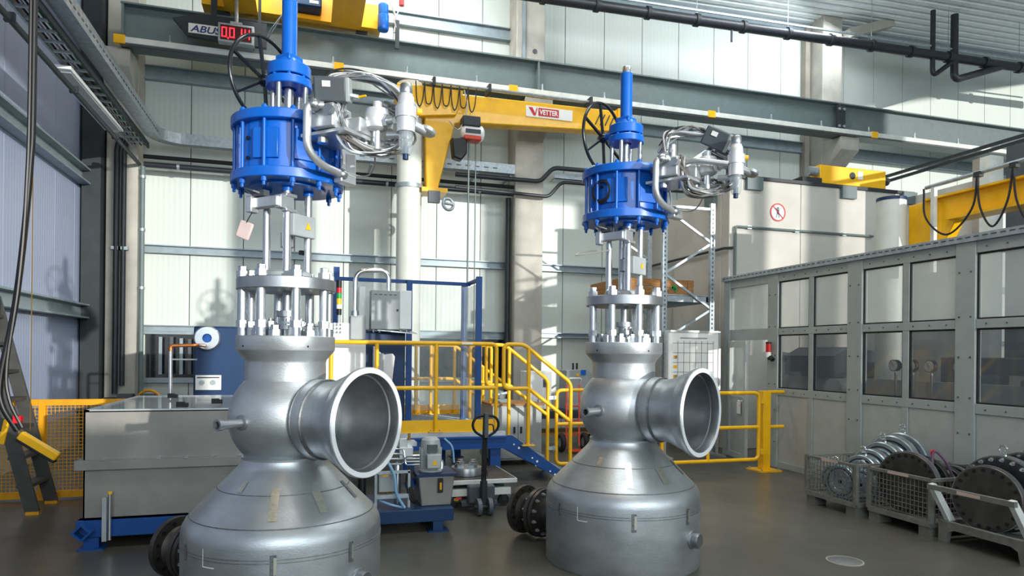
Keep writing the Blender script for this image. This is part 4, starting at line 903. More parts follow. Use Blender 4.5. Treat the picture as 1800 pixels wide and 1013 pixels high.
slt = thing('signal_tower', 'stack light with red, green and yellow segments on the machine', 'signal light', (.41, 9.25, 2.1))
MB().cyl((.41, 9.25, 2.12), (.41, 9.25, 2.22), .02, seg=10).build('foot', 'galv', slt)
for z0, z1, mm, nm in ((2.22, 2.3, 'black', 'base'), (2.3, 2.36, 'white_paint', 'segment'), (2.36, 2.44, 'yellow', 'segment'), (2.44, 2.51, 'green', 'segment'), (2.51, 2.58, 'red', 'segment'), (2.58, 2.68, 'black', 'cap')):
    MB().cyl((.41, 9.25, z0), (.41, 9.25, z1 - .003), .034, seg=20).build(nm, mm, slt)
gf = thing('safety_enclosure', 'blue post frame with clear panes around the machine', 'guard frame', (1.3, 9.9, .7))
for x, y, z1 in ((.4, 9.85, 2.92), (1.42, 9.85, 2.78), (2.34, 9.4, 2.82), (2.34, 10.35, 2.8), (.4, 10.7, 2.8)): MB().box(x - .04, x + .04, y - .03, y + .03, .705, z1).build('frame_post', 'blue_frame', gf)
MB().bar((.4, 9.85, 2.76), (2.34, 9.95, 2.76), .04, .05).build('top_rail', 'blue_frame', gf); MB().bar((2.34, 9.4, 2.78), (2.34, 10.35, 2.78), .04, .05).build('top_rail', 'blue_frame', gf)
MB().box(1.42, 2.3, 9.86, 9.87, .9, 2.72).build('pane', 'glass', gf); MB().box(.46, 1.38, 9.86, 9.87, 1.0, 2.72).build('pane', 'glass', gf)
MB().box(2.33, 2.345, 9.45, 10.3, .75, 2.72).build('pane', 'glass_clear', gf)
wd = thing('wooden_board', 'upright brown board leaning behind the stack light', 'board', (.3, 9.8, .7))
MB().box(.2, .34, 10.0, 10.04, .71, 2.82).build('board', 'wood', wd); MB().box(.2, .34, 9.985, 10.0, 2.2, 2.28).build('batten', 'wood', wd)

# ================================================================== blue cabinet, stand pipe and back-left items
bc = thing('blue_machine_cabinet', 'dark blue machine cabinet with a round steel handwheel', 'cabinet', (-.9, 10.3, 0))
MB().box(-1.45, -.35, 10.05, 11.0, 0, 2.06).build('body', 'blue_dark', bc, bevel=.02)
o = MB().lathe([(.05, 0), (.05, .04), (.15, .04), (.165, .055), (.165, .1), (.15, .115), (.06, .115), (.05, .1)], (-1.27, 10.05, 1.9), (0, -1, 0), 36, True).build('disc_wheel', 'steel_bright', bc)
MB().cyl((-1.27, 10.05, 1.9), (-1.27, 9.97, 1.9), .05, seg=20).build('hub', 'blue', o)
o = MB().box(-1.42, -1.1, 10.03, 10.05, 1.2, 1.4).build('gauge_panel', 'paper', bc)
for x in (-1.34, -1.2): MB().cyl((x, 10.03, 1.3), (x, 10.02, 1.3), .035, seg=16).build('dial', 'galv', o)
MB().box(-1.4, -1.12, 10.025, 10.03, 1.36, 1.375).build('text_strip', 'ink', o)
st = thing('stand_pipe', 'thin bright pipe with a copper elbow before the blue cabinet', 'pipe', (-1.58, 9.4, 0))
MB().cyl((-1.6, 9.3, 0), (-1.6, 9.3, 1.72), .022, seg=12).build('pipe', 'chrome', st)
MB().tube(fillet([(-1.6, 9.3, 1.72), (-1.6, 9.3, 1.79), (-1.3, 9.3, 1.8), (-1.3, 9.9, 1.8)], .05), .022, 10).build('elbow', 'copper', st)
MB().cyl((-1.6, 9.3, 1.62), (-1.3, 9.3, 1.62), .01, seg=6).build('cross_rod', 'galv', st)
hw_ = thing('wall_junction', 'dark pipe fittings and boxes at the foot of the corner column', 'fittings', (-3.2, 14.1, 0))
MB().box(-3.35, -3.1, 14.2, 14.4, .7, .9).build('box', 'grey_dark', hw_); MB().cyl((-3.6, 14.3, .8), (-2.9, 14.3, .8), .04, seg=10).cyl((-3.1, 14.3, 0), (-3.1, 14.3, .9), .04, seg=10).build('pipework', 'steel_dark', hw_)
MB().torus((-2.8, 14.2, .75), (.2, 1, .1), .22, .025).build('hose_loop', 'yellow_dark', hw_)
MB().box(-2.95, -2.65, 14.15, 14.3, 0, .9).build('hose_stand', 'grey_dark', hw_)

# ================================================================== grey vat on blue frame
vt = thing('steel_vat', 'large grey sheet steel vat with a clear cover on a blue frame', 'vat', (-.9, 7.7, 0))
VX0, VX1, VY0, VY1 = -1.84, .12, 6.75, 8.7
o = MB().box(VX0, VX1, VY0, VY0 + .012, .25, 1.2).box(VX0, VX1, VY1 - .012, VY1, .25, 1.2).box(VX0, VX0 + .012, VY0, VY1, .25, 1.2).box(VX1 - .012, VX1, VY0, VY1, .25, 1.2).box(VX0, VX1, VY0, VY1, .25, .27).build('tank', 'grey_vat', vt)
MB().box(VX0 - .06, VX1 + .06, VY0 - .05, VY0, .69, .775).box(VX0 - .06, VX0, VY0, VY1, .69, .775).build('stiffening_ledge', 'grey_vat', vt, bevel=.004)
o = MB().box(VX0, VX1, VY0, VY0 + .04, 1.19, 1.21).box(VX0, VX1, VY1 - .04, VY1, 1.19, 1.21).box(VX0, VX0 + .04, VY0, VY1, 1.19, 1.21).build('rim', 'alu', vt)
MB().box(VX0 + .02, VX1 - .02, VY0 + .02, VY1 - .02, 1.205, 1.215).build('cover_sheet', 'glass_clear', vt)
MB().box(VX0 + .02, VX1 - .02, VY0 + .02, VY1 - .02, 1.0, 1.03).build('inner_tray', 'steel', vt)
for x, y in ((-1.1, 6.9), (-.85, 7.3), (-.05, 6.9), (-1.4, 8.2)): MB().cbox((x, y, 1.24), (.07, .04, .05)).cbox((x + .05, y, 1.235), (.03, .05, .04)).build('latch', 'black', vt)
sc_ = MB()
for k in range(8): sc_.box(-1.7 + k * .22, -1.66 + k * .22, VY0 - .052, VY0 - .005, .775, .782)
sc_.build('ledge_bolts', 'steel_bright', vt)
fr_ = MB().box(VX0 - .05, VX1, VY0 - .02, VY0 + .1, .1, .25).box(VX0 - .05, VX1, VY1 - .1, VY1, .1, .25).box(VX0 - .05, VX0 + .1, VY0, VY1, .1, .25).build('base_frame', 'blue_frame', vt, bevel=.006)
MB().ring((VX0 + .02, VY0 - .07, .17), (0, 1, 0), .055, .08, .12, 4).build('fork_pocket', 'blue_frame', vt)
for x, y in ((VX0 + .05, VY0 - .02), (VX1 - .2, VY0 + .03), (VX0 + .05, VY1 - .1), (VX1 - .2, VY1 - .1)):
    MB().box(x - .04, x + .08, y, y + .08, .01, .1).box(x - .08, x + .12, y - .05, y + .12, 0, .012).build('foot', 'blue_frame', vt)
gs = MB().cyl((-1.62, 6.7, .08), (-1.62, 6.7, .48), .014, seg=12).build('gas_strut', 'chrome', vt)
MB().cyl((-1.62, 6.7, .48), (-1.62, 6.7, .5), .018, seg=10).build('strut_cap', 'yellow', gs); MB().box(-1.68, -1.645, 6.69, 6.74, .07, .45).build('strut_guide', 'grey_paint', gs)

# ================================================================== left mesh fence, ladder, pendant control
mf_ = thing('mesh_fence', 'yellow framed wire mesh fence panel left of the vat', 'fence', (-2.7, 9.05, 0))
for x in (-3.6, -2.88, -1.95): MB().box(x - .035, x + .035, 9.02, 9.08, .0, 1.15).build('post', 'yellow_dark', mf_)
for z in (.06, 1.12): MB().box(-3.6, -1.95, 9.03, 9.07, z - .035, z + .035).build('frame_rail', 'yellow_dark', mf_)
wm_ = MB()
for k in range(40): wm_.box(-3.56 + k * .04, -3.554 + k * .04, 9.047, 9.053, .09, 1.09)
for k in range(25): wm_.box(-3.57, -1.98, 9.046, 9.052, .1 + k * .04, .106 + k * .04)
wm_.build('wire_mesh', 'yellow_dark', mf_)['kind'] = 'stuff'
bx_ = thing('striped_pallet', 'dark slatted pallet with yellow stripes standing behind the mesh fence', 'pallet', (-2.3, 10.0, 0))
for k in range(6): MB().bar((-2.55, 10.0 , .1 + k * .13), (-2.1, 10.0, .28 + k * .13), .03, .06).build('slat', 'yellow_dark' if k % 2 else 'black', bx_)
MB().box(-2.55, -2.1, 10.02, 10.1, 0, 1.0).build('back_board', 'black', bx_)
mat('ladder', rgb(74, 74, 72), .5, .3, var=.15)
ld_ = thing('step_ladder', 'grey metal step ladder at the left edge of the picture', 'ladder', (-2.95, 8.6, 0))
for y in (8.3, 8.85): MB().bar((-2.72, y, 0), (-3.3, y, 2.3), .04, .13, (1, 0, 0)).build('stile', 'ladder', ld_)
for k in range(7):
    t_ = .12 + k * .13; MB().box(-2.72 - .58 * t_ - .09, -2.72 - .58 * t_ + .05, 8.3, 8.85, 2.3 * t_, 2.3 * t_ + .035).build('step', 'ladder', ld_)
for y in (8.3, 8.85): MB().bar((-3.75, y, 0), (-3.35, y, 2.25), .04, .06, (1, 0, 0)).build('rear_stile', 'ladder', ld_)
for y in (8.3, 8.85): MB().box(-2.78, -2.66, y - .04, y + .04, 0, .03).build('foot_cap', 'yellow_dark', ld_)
MB().bar((-3.0, 8.27, .75), (-2.95, 8.27, 1.0), .03, .05).build('lock_strap', 'yellow', ld_)
pc_ = thing('pendant_control', 'yellow crane pendant control hanging on a black cable at the left', 'control', (-2.2, 6.9, .8))
MB().cbox((-2.24, 6.95, .88), (.36, .07, .085), ry=.62).build('housing', 'yellow', pc_, bevel=.015); MB().cbox((-2.26, 6.95, .845), (.36, .072, .03), ry=.62).build('rubber_guard', 'black', pc_, bevel=.008)
for k in range(4): MB().cbox((-2.34 + k * .06, 6.945, .99 - k * .043), (.035, .03, .02), ry=.62).build('button', 'black', pc_)
MB().tube(smooth([(-2.31, 6.95, 9.5), (-2.31, 6.95, 4.4), (-2.33, 6.95, 3.3), (-2.42, 6.95, 2.2), (-2.53, 6.95, 1.5), (-2.52, 6.95, 1.25), (-2.4, 6.95, 1.02)], 10), .026, 10).build('cable', 'rubber_gloss', pc_)
MB().tube(smooth([(-2.33, 6.93, 9.5), (-2.33, 6.93, 4.4), (-2.35, 6.93, 3.1), (-2.4, 6.93, 2.3), (-2.48, 6.93, 1.6), (-2.46, 6.93, 1.3), (-2.36, 6.93, 1.05)], 10), .016, 8).build('cable_sleeve', 'rubber_gloss', pc_)
MB().cyl((-2.31, 6.96, 9.5), (-2.31, 6.96, 1.02), .004, seg=5).build('strain_cord', 'brass', pc_)
MB().cbox((-2.4, 6.95, 1.12), (.06, .06, .06)).build('clip', 'red', pc_)

# ================================================================== hydraulic unit on blue skid
hy = thing('hydraulic_power_unit', 'hydraulic power unit with grey tank and motor on a blue skid', 'hydraulic unit', (.9, 6.9, 0))
MB().box(.25, 1.4, 6.56, 6.64, .1, .22).box(.25, 1.4, 7.3, 7.38, .1, .22).box(1.32, 1.4, 6.64, 7.3, .1, .22).box(.25, 1.4, 6.56, 7.38, .215, .225).build('skid_frame', 'blue_dark', hy, bevel=.005)
for x in (.4, 1.25):
    for y in (6.6, 7.3): MB().box(x - .05, x + .05, y - .04, y + .04, .012, .1).box(x - .1, x + .1, y - .07, y + .07, 0, .014).build('foot', 'blue_dark', hy)
tk = MB().prism([(1.1, 6.68, .225), (1.4, 6.68, .225), (1.43, 6.66, .52), (1.07, 6.66, .52)], (0, .42, 0)).build('oil_tank', 'grey_vat', hy, bevel=.012)
MB().box(1.05, 1.45, 6.64, 7.1, .52, .545).build('tank_lid', 'navy', tk)
MB().box(1.26, 1.31, 6.64, 6.665, .36, .5).build('sight_glass_frame', 'black', tk); MB().box(1.275, 1.295, 6.634, 6.64, .39, .46).build('oil_level', 'yellow_dark', tk)
mo = MB().lathe([(.12, .545), (.12, .56), (.1, .57), (.1, .8), (.09, .86), (.06, .885), (.0005, .89)], (1.22, 6.86, 0), (0, 0, 1), 28).build('electric_motor', 'grey_panel', hy, angle=30)
for k in range(14):
    a = 2 * PI * k / 14; MB().cbox((1.22 + .105 * math.cos(a), 6.86 + .105 * math.sin(a), .68), (.02, .006, .2), rz=a).build('cooling_fin', 'grey_panel', mo)
MB().box(1.16, 1.3, 6.7, 6.78, .59, .73).build('terminal_box', 'grey_panel', mo, bevel=.008)
MB().prism([(1.205, 6.698, .625), (1.265, 6.698, .625), (1.235, 6.698, .68)], (0, .003, 0)).build('warning_triangle', 'yellow', mo)
MB().box(1.17, 1.27, 6.74, 6.77, .74, .82).build('name_plate', 'grey_dark', mo)
cf = MB()
for x in (.66, .98): cf.box(x - .012, x + .012, 6.68, 6.71, .225, .58)
cf.box(.65, .99, 6.68, 6.71, .56, .585).box(.65, .99, 6.67, 6.71, .32, .36).build('cabinet_frame', 'galv', hy)
eb = MB().box(.69, .84, 6.7, 6.8, .38, .55).build('terminal_cabinet', 'grey_paint', hy, bevel=.006); MB().box(.72, .78, 6.695, 6.7, .53, .545).build('yellow_label', 'yellow', eb)
for k in range(6): MB().cyl((.7 + k * .024, 6.74, .38), (.7 + k * .024, 6.74, .345), .008, seg=8).build('cable_gland', 'brass', eb)
for x, r_, mm in ((.9, .035, 'steel_bright'), (1.35, .03, 'chrome'), (.55, .04, 'black')): MB().lathe([(r_, .225), (r_, .6), (r_ * .6, .63), (.0005, .63)], (x, 6.95, 0), (0, 0, 1), 18).build('accumulator', mm, hy)
for k in range(4):
    MB().tube(fillet([(.7, 6.9, .62 + k * .05), (.95, 6.88, .62 + k * .05), (.97, 6.86, .7 - k * .03), (1.12, 6.85, .7 - k * .03)], .03), .009, 8).build('steel_line', 'chrome', hy)
MB().cbox((.98, 6.95, .72), (.14, .12, .12)).cbox((.95, 6.95, .82), (.08, .08, .1)).build('valve_block', 'alu', hy, bevel=.006)
MB().box(.75, 1.1, 6.98, 7.2, .78, .82).build('pipe_support', 'alu', hy)
MB().cyl((1.02, 7.0, .5), (1.02, 7.0, .62), .06, seg=16).cyl((1.0, 6.82, .42), (1.04, 6.95, .42), .05, seg=16).build('pump', 'blue', hy)
for k in range(3): MB().tube(smooth([(.98 + .02 * k, 6.78, .6), (.96 + .02 * k, 6.7, .45), (1.0 + .02 * k, 6.68, .3), (1.04, 6.72, .26)], 6), .014, 8).build('pressure_hose', 'rubber', hy)
MB().tube(smooth([(.76, 6.7, .7), (.83, 6.64, .55), (.85, 6.62, .38), (.93, 6.62, .235)], 8), .014, 8).tube(smooth([(.7, 6.7, .3), (.8, 6.63, .27), (.92, 6.64, .235)], 8), .012, 8).build('plastic_hose', 'hose_blue', hy)
MB().tube(smooth([(1.37, 6.9, .86), (1.44, 6.85, .78), (1.46, 6.84, .62)], 6), .01, 8).build('plastic_hose', 'hose_blue', hy)
for x, z in ((1.0, .86), (.9, .9)): MB().cyl((x, 6.85, z), (x, 6.85, z + .07), .014, seg=8).build('brass_fitting', 'brass', hy)
o = MB().cyl((1.43, 6.68, .27), (1.47, 6.66, .27), .016, seg=8).build('drain_cock', 'brass', hy); MB().cbox((1.47, 6.66, .29), (.06, .015, .015)).build('cock_handle', 'red', o)

# ================================================================== lift table with chuck, pallet truck
lt = thing('lift_table', 'low pale lift table trolley behind the pallet truck', 'lift table', (1.9, 7.75, 0))
MB().box(1.5, 2.32, 7.42, 8.3, .27, .32).build('table_top', 'rail_white', lt, bevel=.006); MB().box(1.52, 2.3, 7.44, 8.28, .32, .325).build('top_sheet', 'steel_oiled', lt)
MB().box(1.52, 2.25, 7.44, 7.5, .14, .22).box(1.52, 2.25, 8.2, 8.26, .14, .22).build('base_frame', 'rail_white', lt)
for a, b_ in (((1.58, .2), (2.2, .27)), ((1.58, .27), (2.2, .2))): MB().bar((a[0], 7.56, a[1]), (b_[0], 7.56, b_[1]), .03, .04).build('scissor_arm', 'steel_dark', lt)
for x in (1.56, 2.18):
    for y in (7.5, 8.2): MB().cyl((x, y - .025, .065), (x, y + .025, .065), .065, seg=20).build('wheel', 'rubber', lt); MB().box(x - .03, x + .03, y - .035, y + .035, .065, .16).build('wheel_fork', 'steel_dark', lt)
ck = thing('lathe_chuck', 'round steel lathe chuck with jaws lying on the lift table', 'chuck', (1.85, 7.75, .325))
MB().lathe([(.17, .325), (.18, .33), (.18, .41), (.175, .42), (.0005, .42)], (1.8, 7.75, 0), (0, 0, 1), 40).build('body', 'steel', ck)
for k in range(4):
    a = 2 * PI * k / 4 + .5; c = Vector((1.8, 7.75, 0)) + polar(.11, math.degrees(a), .44)
    MB().cbox(c, (.1, .05, .045), rz=a).cbox(c + Vector((0, 0, .03)), (.05, .05, .04), rz=a).build('jaw', 'steel_bright', ck)
pj = thing('pallet_truck', 'hand pallet truck with black looped handle', 'pallet truck', (1.85, 7.1, 0))
MB().bar((1.85, 7.14, .28), (1.85, 7.08, 1.06), .05, .035, (0, 1, 0)).build('tiller', 'black', pj)
hd = MB().tube(fillet([(1.85, 7.08, .83), (1.73, 7.08, .9), (1.70, 7.07, .98), (1.74, 7.07, 1.06), (1.85, 7.07, 1.08), (1.96, 7.07, 1.06), (2.0, 7.07, .98), (1.97, 7.08, .9), (1.85, 7.08, .83)], .05), .014, 10).build('handle_loop', 'black', pj)
MB().box(1.83, 1.87, 7.03, 7.1, .84, 1.1).build('grip_head', 'grey_dark', hd)
MB().tube(smooth([(1.87, 7.05, .98), (1.92, 7.04, .97), (1.93, 7.04, .9)]), .008, 6).build('release_lever', 'black', hd)
for x in (1.79, 1.91): MB().cyl((x - .022, 7.1, .09), (x + .022, 7.1, .09), .09, seg=28).build('steer_wheel', 'wheel_grey', pj)
MB().cyl((1.74, 7.1, .09), (1.96, 7.1, .09), .02, seg=10).build('axle', 'steel_dark', pj)
MB().cyl((1.85, 7.13, .06), (1.85, 7.13, .36), .04, seg=16).cyl((1.85, 7.14, .3), (1.85, 7.14, .42), .028, seg=12).build('pump_cylinder', 'steel_dark', pj)
MB().box(1.7, 2.0, 7.2, 7.3, .1, .3).build('mast_body', 'grey_dark', pj, bevel=.02)
for x in (1.72, 1.98): MB().box(x - .07, x + .07, 7.3, 8.3, .06, .1).build('fork', 'grey_dark', pj)
MB().cyl((1.88, 7.08, .42), (1.87, 7.08, .5), .008, seg=6).build('foot_valve', 'chrome', pj)

# ================================================================== cabinets and carts behind the stair
gc = thing('grey_cabinet', 'grey tool cabinet with brown top behind the stair', 'cabinet', (3.2, 10.4, 0))
MB().box(2.75, 3.55, 10.1, 10.9, .08, .93).build('body', 'grey_paint', gc, bevel=.01); MB().box(2.72, 3.58, 10.07, 10.93, .93, .96).build('worktop', 'wood', gc)
for x0, x1 in ((2.78, 3.14), (3.16, 3.52)): d_ = MB().box(x0, x1, 10.085, 10.1, .12, .9).build('door', 'grey_paint', gc); MB().box(x1 - .06 if x0 < 3 else x0 + .03, x1 - .03 if x0 < 3 else x0 + .06, 10.07, 10.085, .5, .6).build('handle', 'black', d_)
for x in (2.85, 3.45): MB().cyl((x, 10.2, .04), (x + .03, 10.2, .04), .04, seg=14).cyl((x, 10.8, .04), (x + .03, 10.8, .04), .04, seg=14).build('castor', 'rubber', gc)
vs_ = thing('bench_vise', 'blue grey vise standing on the grey cabinet', 'vise', (2.95, 10.4, .96))
MB().box(2.85, 3.05, 10.3, 10.45, .96, 1.02).build('base', 'steel_green', vs_); MB().lathe([(.05, 0), (.09, .03), (.09, .1), (.04, .15)], (2.92, 10.38, 1.0), (.3, 0, 1), 16).build('body', 'steel_green', vs_)
MB().cyl((2.85, 10.32, 1.08), (3.08, 10.32, 1.12), .025, seg=10).build('screw', 'galv', vs_)
wc_ = thing('white_wall_cabinet', 'white electrical cabinet standing on the dark bench behind the stair', 'cabinet', (4.2, 12.3, .66))
MB().box(3.98, 4.48, 12.2, 12.6, .68, 1.4).build('body', 'white_paint', wc_, bevel=.01); MB().box(4.0, 4.46, 12.19, 12.2, .7, 1.38).build('door', 'white_paint', wc_)
MB().torus((4.25, 12.18, .85), (0, 1, 0), .05, .012).build('handle', 'galv', wc_); MB().box(4.3, 4.36, 12.18, 12.19, 1.1, 1.25).build('key_switch', 'grey_dark', wc_)
db = thing('dark_workbench', 'long dark steel bench low behind the stair', 'bench', (4.7, 12.4, 0))
MB().box(3.6, 5.6, 12.0, 12.9, .52, .66).build('bench_top', 'steel_dark', db); MB().box(3.7, 5.5, 12.1, 12.8, .2, .24).build('lower_shelf', 'wood', db)
for x in (3.68, 5.52):
    for y in (12.1, 12.8): MB().box(x - .05, x + .05, y - .05, y + .05, 0, .52).build('leg', 'steel_dark', db)
gb_ = thing('grey_control_box', 'grey control box with sloped top left of the farther valve', 'control box', (5.0, 12.4, .66))
MB().prism([(4.78, 12.2, .66), (5.4, 12.2, .66), (5.4, 12.2, 1.28), (5.2, 12.2, 1.45), (4.78, 12.2, 1.42)], (0, .4, 0)).build('housing', 'grey_paint', gb_, bevel=.01)
for x in (4.95, 5.03): MB().cyl((x, 12.3, 1.42), (x, 12.3, 1.56), .02, seg=8).build('switch_lever', 'black', gb_)
MB().cbox((5.12, 12.19, 1.38), (.1, .02, .1)).build('screen', 'blue', gb_); MB().cyl((5.0, 12.2, 1.33), (5.0, 12.18, 1.33), .03, seg=12).build('push_button', 'yellow', gb_)
rt = thing('red_hand_truck', 'red sack truck with black wheels between stair and farther valve', 'hand truck', (4.55, 11.2, 0))
for x in (4.42, 4.66): MB().bar((x, 11.25, .1), (x + .05, 11.4, 1.2), .03, .03).build('upright', 'orange_red', rt)
for z in (.3, .55, .8): MB().bar((4.42, 11.27 + z * .12, z), (4.7, 11.27 + z * .12, z), .025, .025).build('cross_bar', 'orange_red', rt)
MB().tube(fillet([(4.47, 11.4, 1.2), (4.47, 11.3, 1.3), (4.71, 11.3, 1.3), (4.71, 11.4, 1.2)], .05), .02, 8).build('handle', 'rail_white', rt)
for x in (4.34, 4.78): w_ = MB().torus((x, 11.3, .17), (1, 0, 0), .12, .05, 24, 10).build('wheel', 'rubber', rt); MB().cyl((x - .03, 11.3, .17), (x + .03, 11.3, .17), .09, seg=16).build('rim', 'galv', w_)
MB().box(4.4, 4.7, 11.0, 11.24, .04, .055).build('toe_plate', 'orange_red', rt)

# ================================================================== pallet rack, crate, planning board
rk = thing('pallet_rack', 'tall galvanised pallet rack against the enclosure wall', 'rack', (6.4, 11.6, 0))
PX0, PX1 = 5.92, 6.86
for y in (10.55, 12.85):
    for x in (PX0, PX1):
        u_ = MB().box(x - .045, x + .045, y - .03, y + .03, .01, 4.42).build('upright', 'galv', rk); MB().box(x - .08, x + .08, y - .07, y + .07, 0, .01).build('foot_plate', 'galv', u_)
        if y < 11:
            h_ = MB()
            for k in range(54): h_.box(x - .012, x + .012, y - .033, y - .03, .2 + k * .077, .235 + k * .077)
            h_.build('slots', 'grey_dark', u_)['kind'] = 'stuff'
    zs = [4.28, 3.72, 3.15, 2.55, 2.0, 1.4, .8, .25]
    MB().bar((PX0, y, 4.32), (PX1, y, 4.32), .03, .045).build('frame_strut', 'galv', rk)
    for i, (a, b_) in enumerate(zip(zs, zs[1:])):
        x0, x1 = (PX0, PX1) if i % 2 == 0 else (PX1, PX0)
        MB().bar((x0, y, a), (x1, y, b_), .03, .04).build('diagonal_strut', 'galv', rk)
for z in (2.72, 2.08):
    for x in (PX0 + .06, PX1 - .06): MB().box(x - .025, x + .025, 10.58, 12.82, z - .06, z + .06).build('shelf_beam', 'galv', rk)
    MB().box(PX0 + .02, PX1 - .02, 10.6, 12.8, z + .06, z + .08).build('shelf_deck', 'galv', rk)
    MB().box(PX0 + .05, PX1 - .05, 10.58, 10.62, z - .05, z + .05).build('shelf_front', 'galv', rk)
cr_ = thing('wooden_crate', 'flat wooden crate with green mark on the rack shelf', 'crate', (6.3, 11.7, 2.8))
for z0, z1 in ((2.81, 2.95), (2.965, 3.1)):
    MB().box(5.35, 6.78, 11.0, 11.03, z0, z1).build('plank', 'wood', cr_); MB().box(5.35, 6.78, 12.4, 12.43, z0, z1).build('plank', 'wood', cr_)
    for x in (5.35, 6.75): MB().box(x, x + .03, 11.03, 12.4, z0, z1).build('plank', 'wood', cr_)
for x in (5.5, 6.1, 6.65): MB().box(x, x + .08, 10.985, 11.0, 2.81, 3.1).build('batten', 'wood', cr_)
MB().box(5.38, 6.74, 11.03, 12.4, 2.805, 2.83).build('base_board', 'wood', cr_)
MB().cbox((6.35, 10.983, 2.95), (.1, .004, .03), ry=.5).cbox((6.35, 10.983, 2.97), (.1, .004, .03), ry=-.6).cbox((6.4, 10.983, 2.93), (.05, .004, .09)).build('green_mark', 'green', cr_)
pb_ = thing('planning_board', 'white planning board with ruled grid before the rack', 'board', (6.3, 10.3, 0))
MB().box(5.86, 6.84, 10.3, 10.34, .82, 2.13).build('board', 'paper', pb_); 
for x0, x1, z0, z1 in ((5.82, 5.86, .8, 2.15), (6.84, 6.88, .8, 2.15), (5.86, 6.84, 2.13, 2.16), (5.86, 6.84, .79, .82)): MB().box(x0, x1, 10.28, 10.35, z0, z1).build('frame', 'alu', pb_)
for x in (5.84, 6.86): MB().box(x - .02, x + .02, 10.32, 10.36, 0, .8).build('leg', 'alu', pb_); MB().box(x - .03, x + .03, 10.1, 10.55, 0, .03).build('foot', 'alu', pb_)
MB().box(5.94, 6.76, 10.296, 10.3, .9, 2.0).build('chart', 'paper', pb_)
g_ = MB()
for k in range(7): g_.box(6.05 + k * .115, 6.056 + k * .115, 10.293, 10.296, .9, 1.98)
for k in range(7): g_.box(5.96, 6.75, 10.293, 10.296, .95 + k * .165, .956 + k * .165)
g_.build('grid_lines', 'ink', pb_)
MB().box(6.1, 6.62, 10.293, 10.296, 2.02, 2.04).build('heading_strip', 'grey_paint', pb_)
for k in range(5): MB().box(5.97, 6.04, 10.292, 10.296, 1.02 + k * .165, 1.07 + k * .165).build('magnet', 'yellow' if k % 2 else 'brass', pb_)

# ================================================================== yellow barrier gates
def gate(lab, x0, x1, y, z0=.2, z1=1.19):
    t = thing('barrier_gate', lab, 'gate', (x0, y, 0), group='yellow tube barrier gates')
    MB().tube(fillet([(x0 + .3, y, z1), (x1, y, z1), (x1, y, z0), (x0, y, z0), (x0, y, z1), (x0 + .3, y, z1)], .09), RT, 12).build('frame_tube', 'yellow', t)
    MB().cyl((x0, y, .68), (x1, y, .68), RT, seg=12).build('mid_tube', 'yellow', t)
    MB().cyl((x0 + .75, y, z0), (x0 + .75, y, z1), RT * .9, seg=12).build('stay', 'yellow', t)
    return t
t = gate('yellow tubular barrier gate leaf hinged at the stair', 3.62, 5.0, 9.64, .08)
for z in (.32, 1.08): MB().cbox((3.54, 9.64, z), (.13, .05, .05)).cyl((3.57, 9.62, z - .04), (3.57, 9.62, z + .04), .014, seg=8).build('hinge', 'galv', t)
t = gate('yellow tubular barrier gate leaf hinged at the post by the door', 4.85, 6.46, 8.66)
for z in (.3, 1.06): MB().cbox((6.55, 8.72, z), (.12, .07, .07)).build('hinge', 'yellow', t); MB().cyl((6.5, 8.69, z - .03), (6.5, 8.69, z + .03), .016, seg=8).build('hinge_pin', 'galv', t)
gp = thing('barrier_post', 'square yellow barrier post with base plate beside the door', 'post', (6.68, 8.82, 0))
MB().box(6.62, 6.75, 8.76, 8.89, .02, 1.21).build('post', 'yellow', gp, bevel=.006); MB().box(6.5, 6.87, 8.64, 9.01, 0, .02).build('base_plate', 'yellow', gp)
for x in (6.54, 6.83):
    for y in (8.68, 8.97): MB().cyl((x, y, .02), (x, y, .045), .016, seg=6).build('anchor_bolt', 'galv', gp)
for z in (.66, 1.19): MB().cyl((6.75, 8.82, z), (7.02, 8.82, z), RT, seg=12).build('wall_tube', 'yellow', gp)

# ================================================================== mesh box pallets with flanges, lower right
def mesh_box(lab, x0, x1, y0, y1, h):
    t = thing('mesh_box', lab, 'mesh box', ((x0 + x1) / 2, (y0 + y1) / 2, 0), group='steel mesh box pallets')
    zf = .13
    for x in (x0, x1):
        for y in (y0, y1):
            MB().box(x - .02, x + .02, y - .02, y + .02, zf, h).build('corner_post', 'crate_grey', t)
            sx, sy = (1 if x == x0 else -1), (1 if y == y0 else -1)
            MB().box(min(x, x + sx * .16), max(x, x + sx * .16), min(y, y + sy * .14), max(y, y + sy * .14), 0, zf - .03).build('foot', 'crate_grey', t)
    for z0, z1 in ((zf - .03, zf + .02), (h - .03, h)):
        for y in (y0, y1): MB().box(x0, x1, y - .018, y + .018, z0, z1).build('rim_bar', 'crate_grey', t)
        for x in (x0, x1): MB().box(x - .018, x + .018, y0, y1, z0, z1).build('rim_bar', 'crate_grey', t)
    MB().box(x0, x1, y0, y1, zf - .02, zf).build('floor_sheet', 'crate_grey', t)
    m_ = MB(); s = .048; r = .0028
    def wires(a0, a1, f):
        n = int((a1 - a0) / s)
        for k in range(1, n): f(a0 + k * s)
    for y in (y0, y1):
        wires(x0, x1, lambda a: m_.box(a - r, a + r, y - r, y + r, zf, h - .03)); wires(zf, h - .03, lambda a: m_.box(x0, x1, y - r, y + r, a - r, a + r))
    for x in (x0, x1):
        wires(y0, y1, lambda a: m_.box(x - r, x + r, a - r, a + r, zf, h - .03)); wires(zf, h - .03, lambda a: m_.box(x - r, x + r, y0, y1, a - r, a + r))
    m_.build('wire_mesh', 'crate_grey', t)['kind'] = 'stuff'
    p_ = MB().box(x0 - .024, x0 - .018, y0 + .25, y0 + .5, h - .028, h - .004).build('label_strip', 'pale_red', t)
    return t
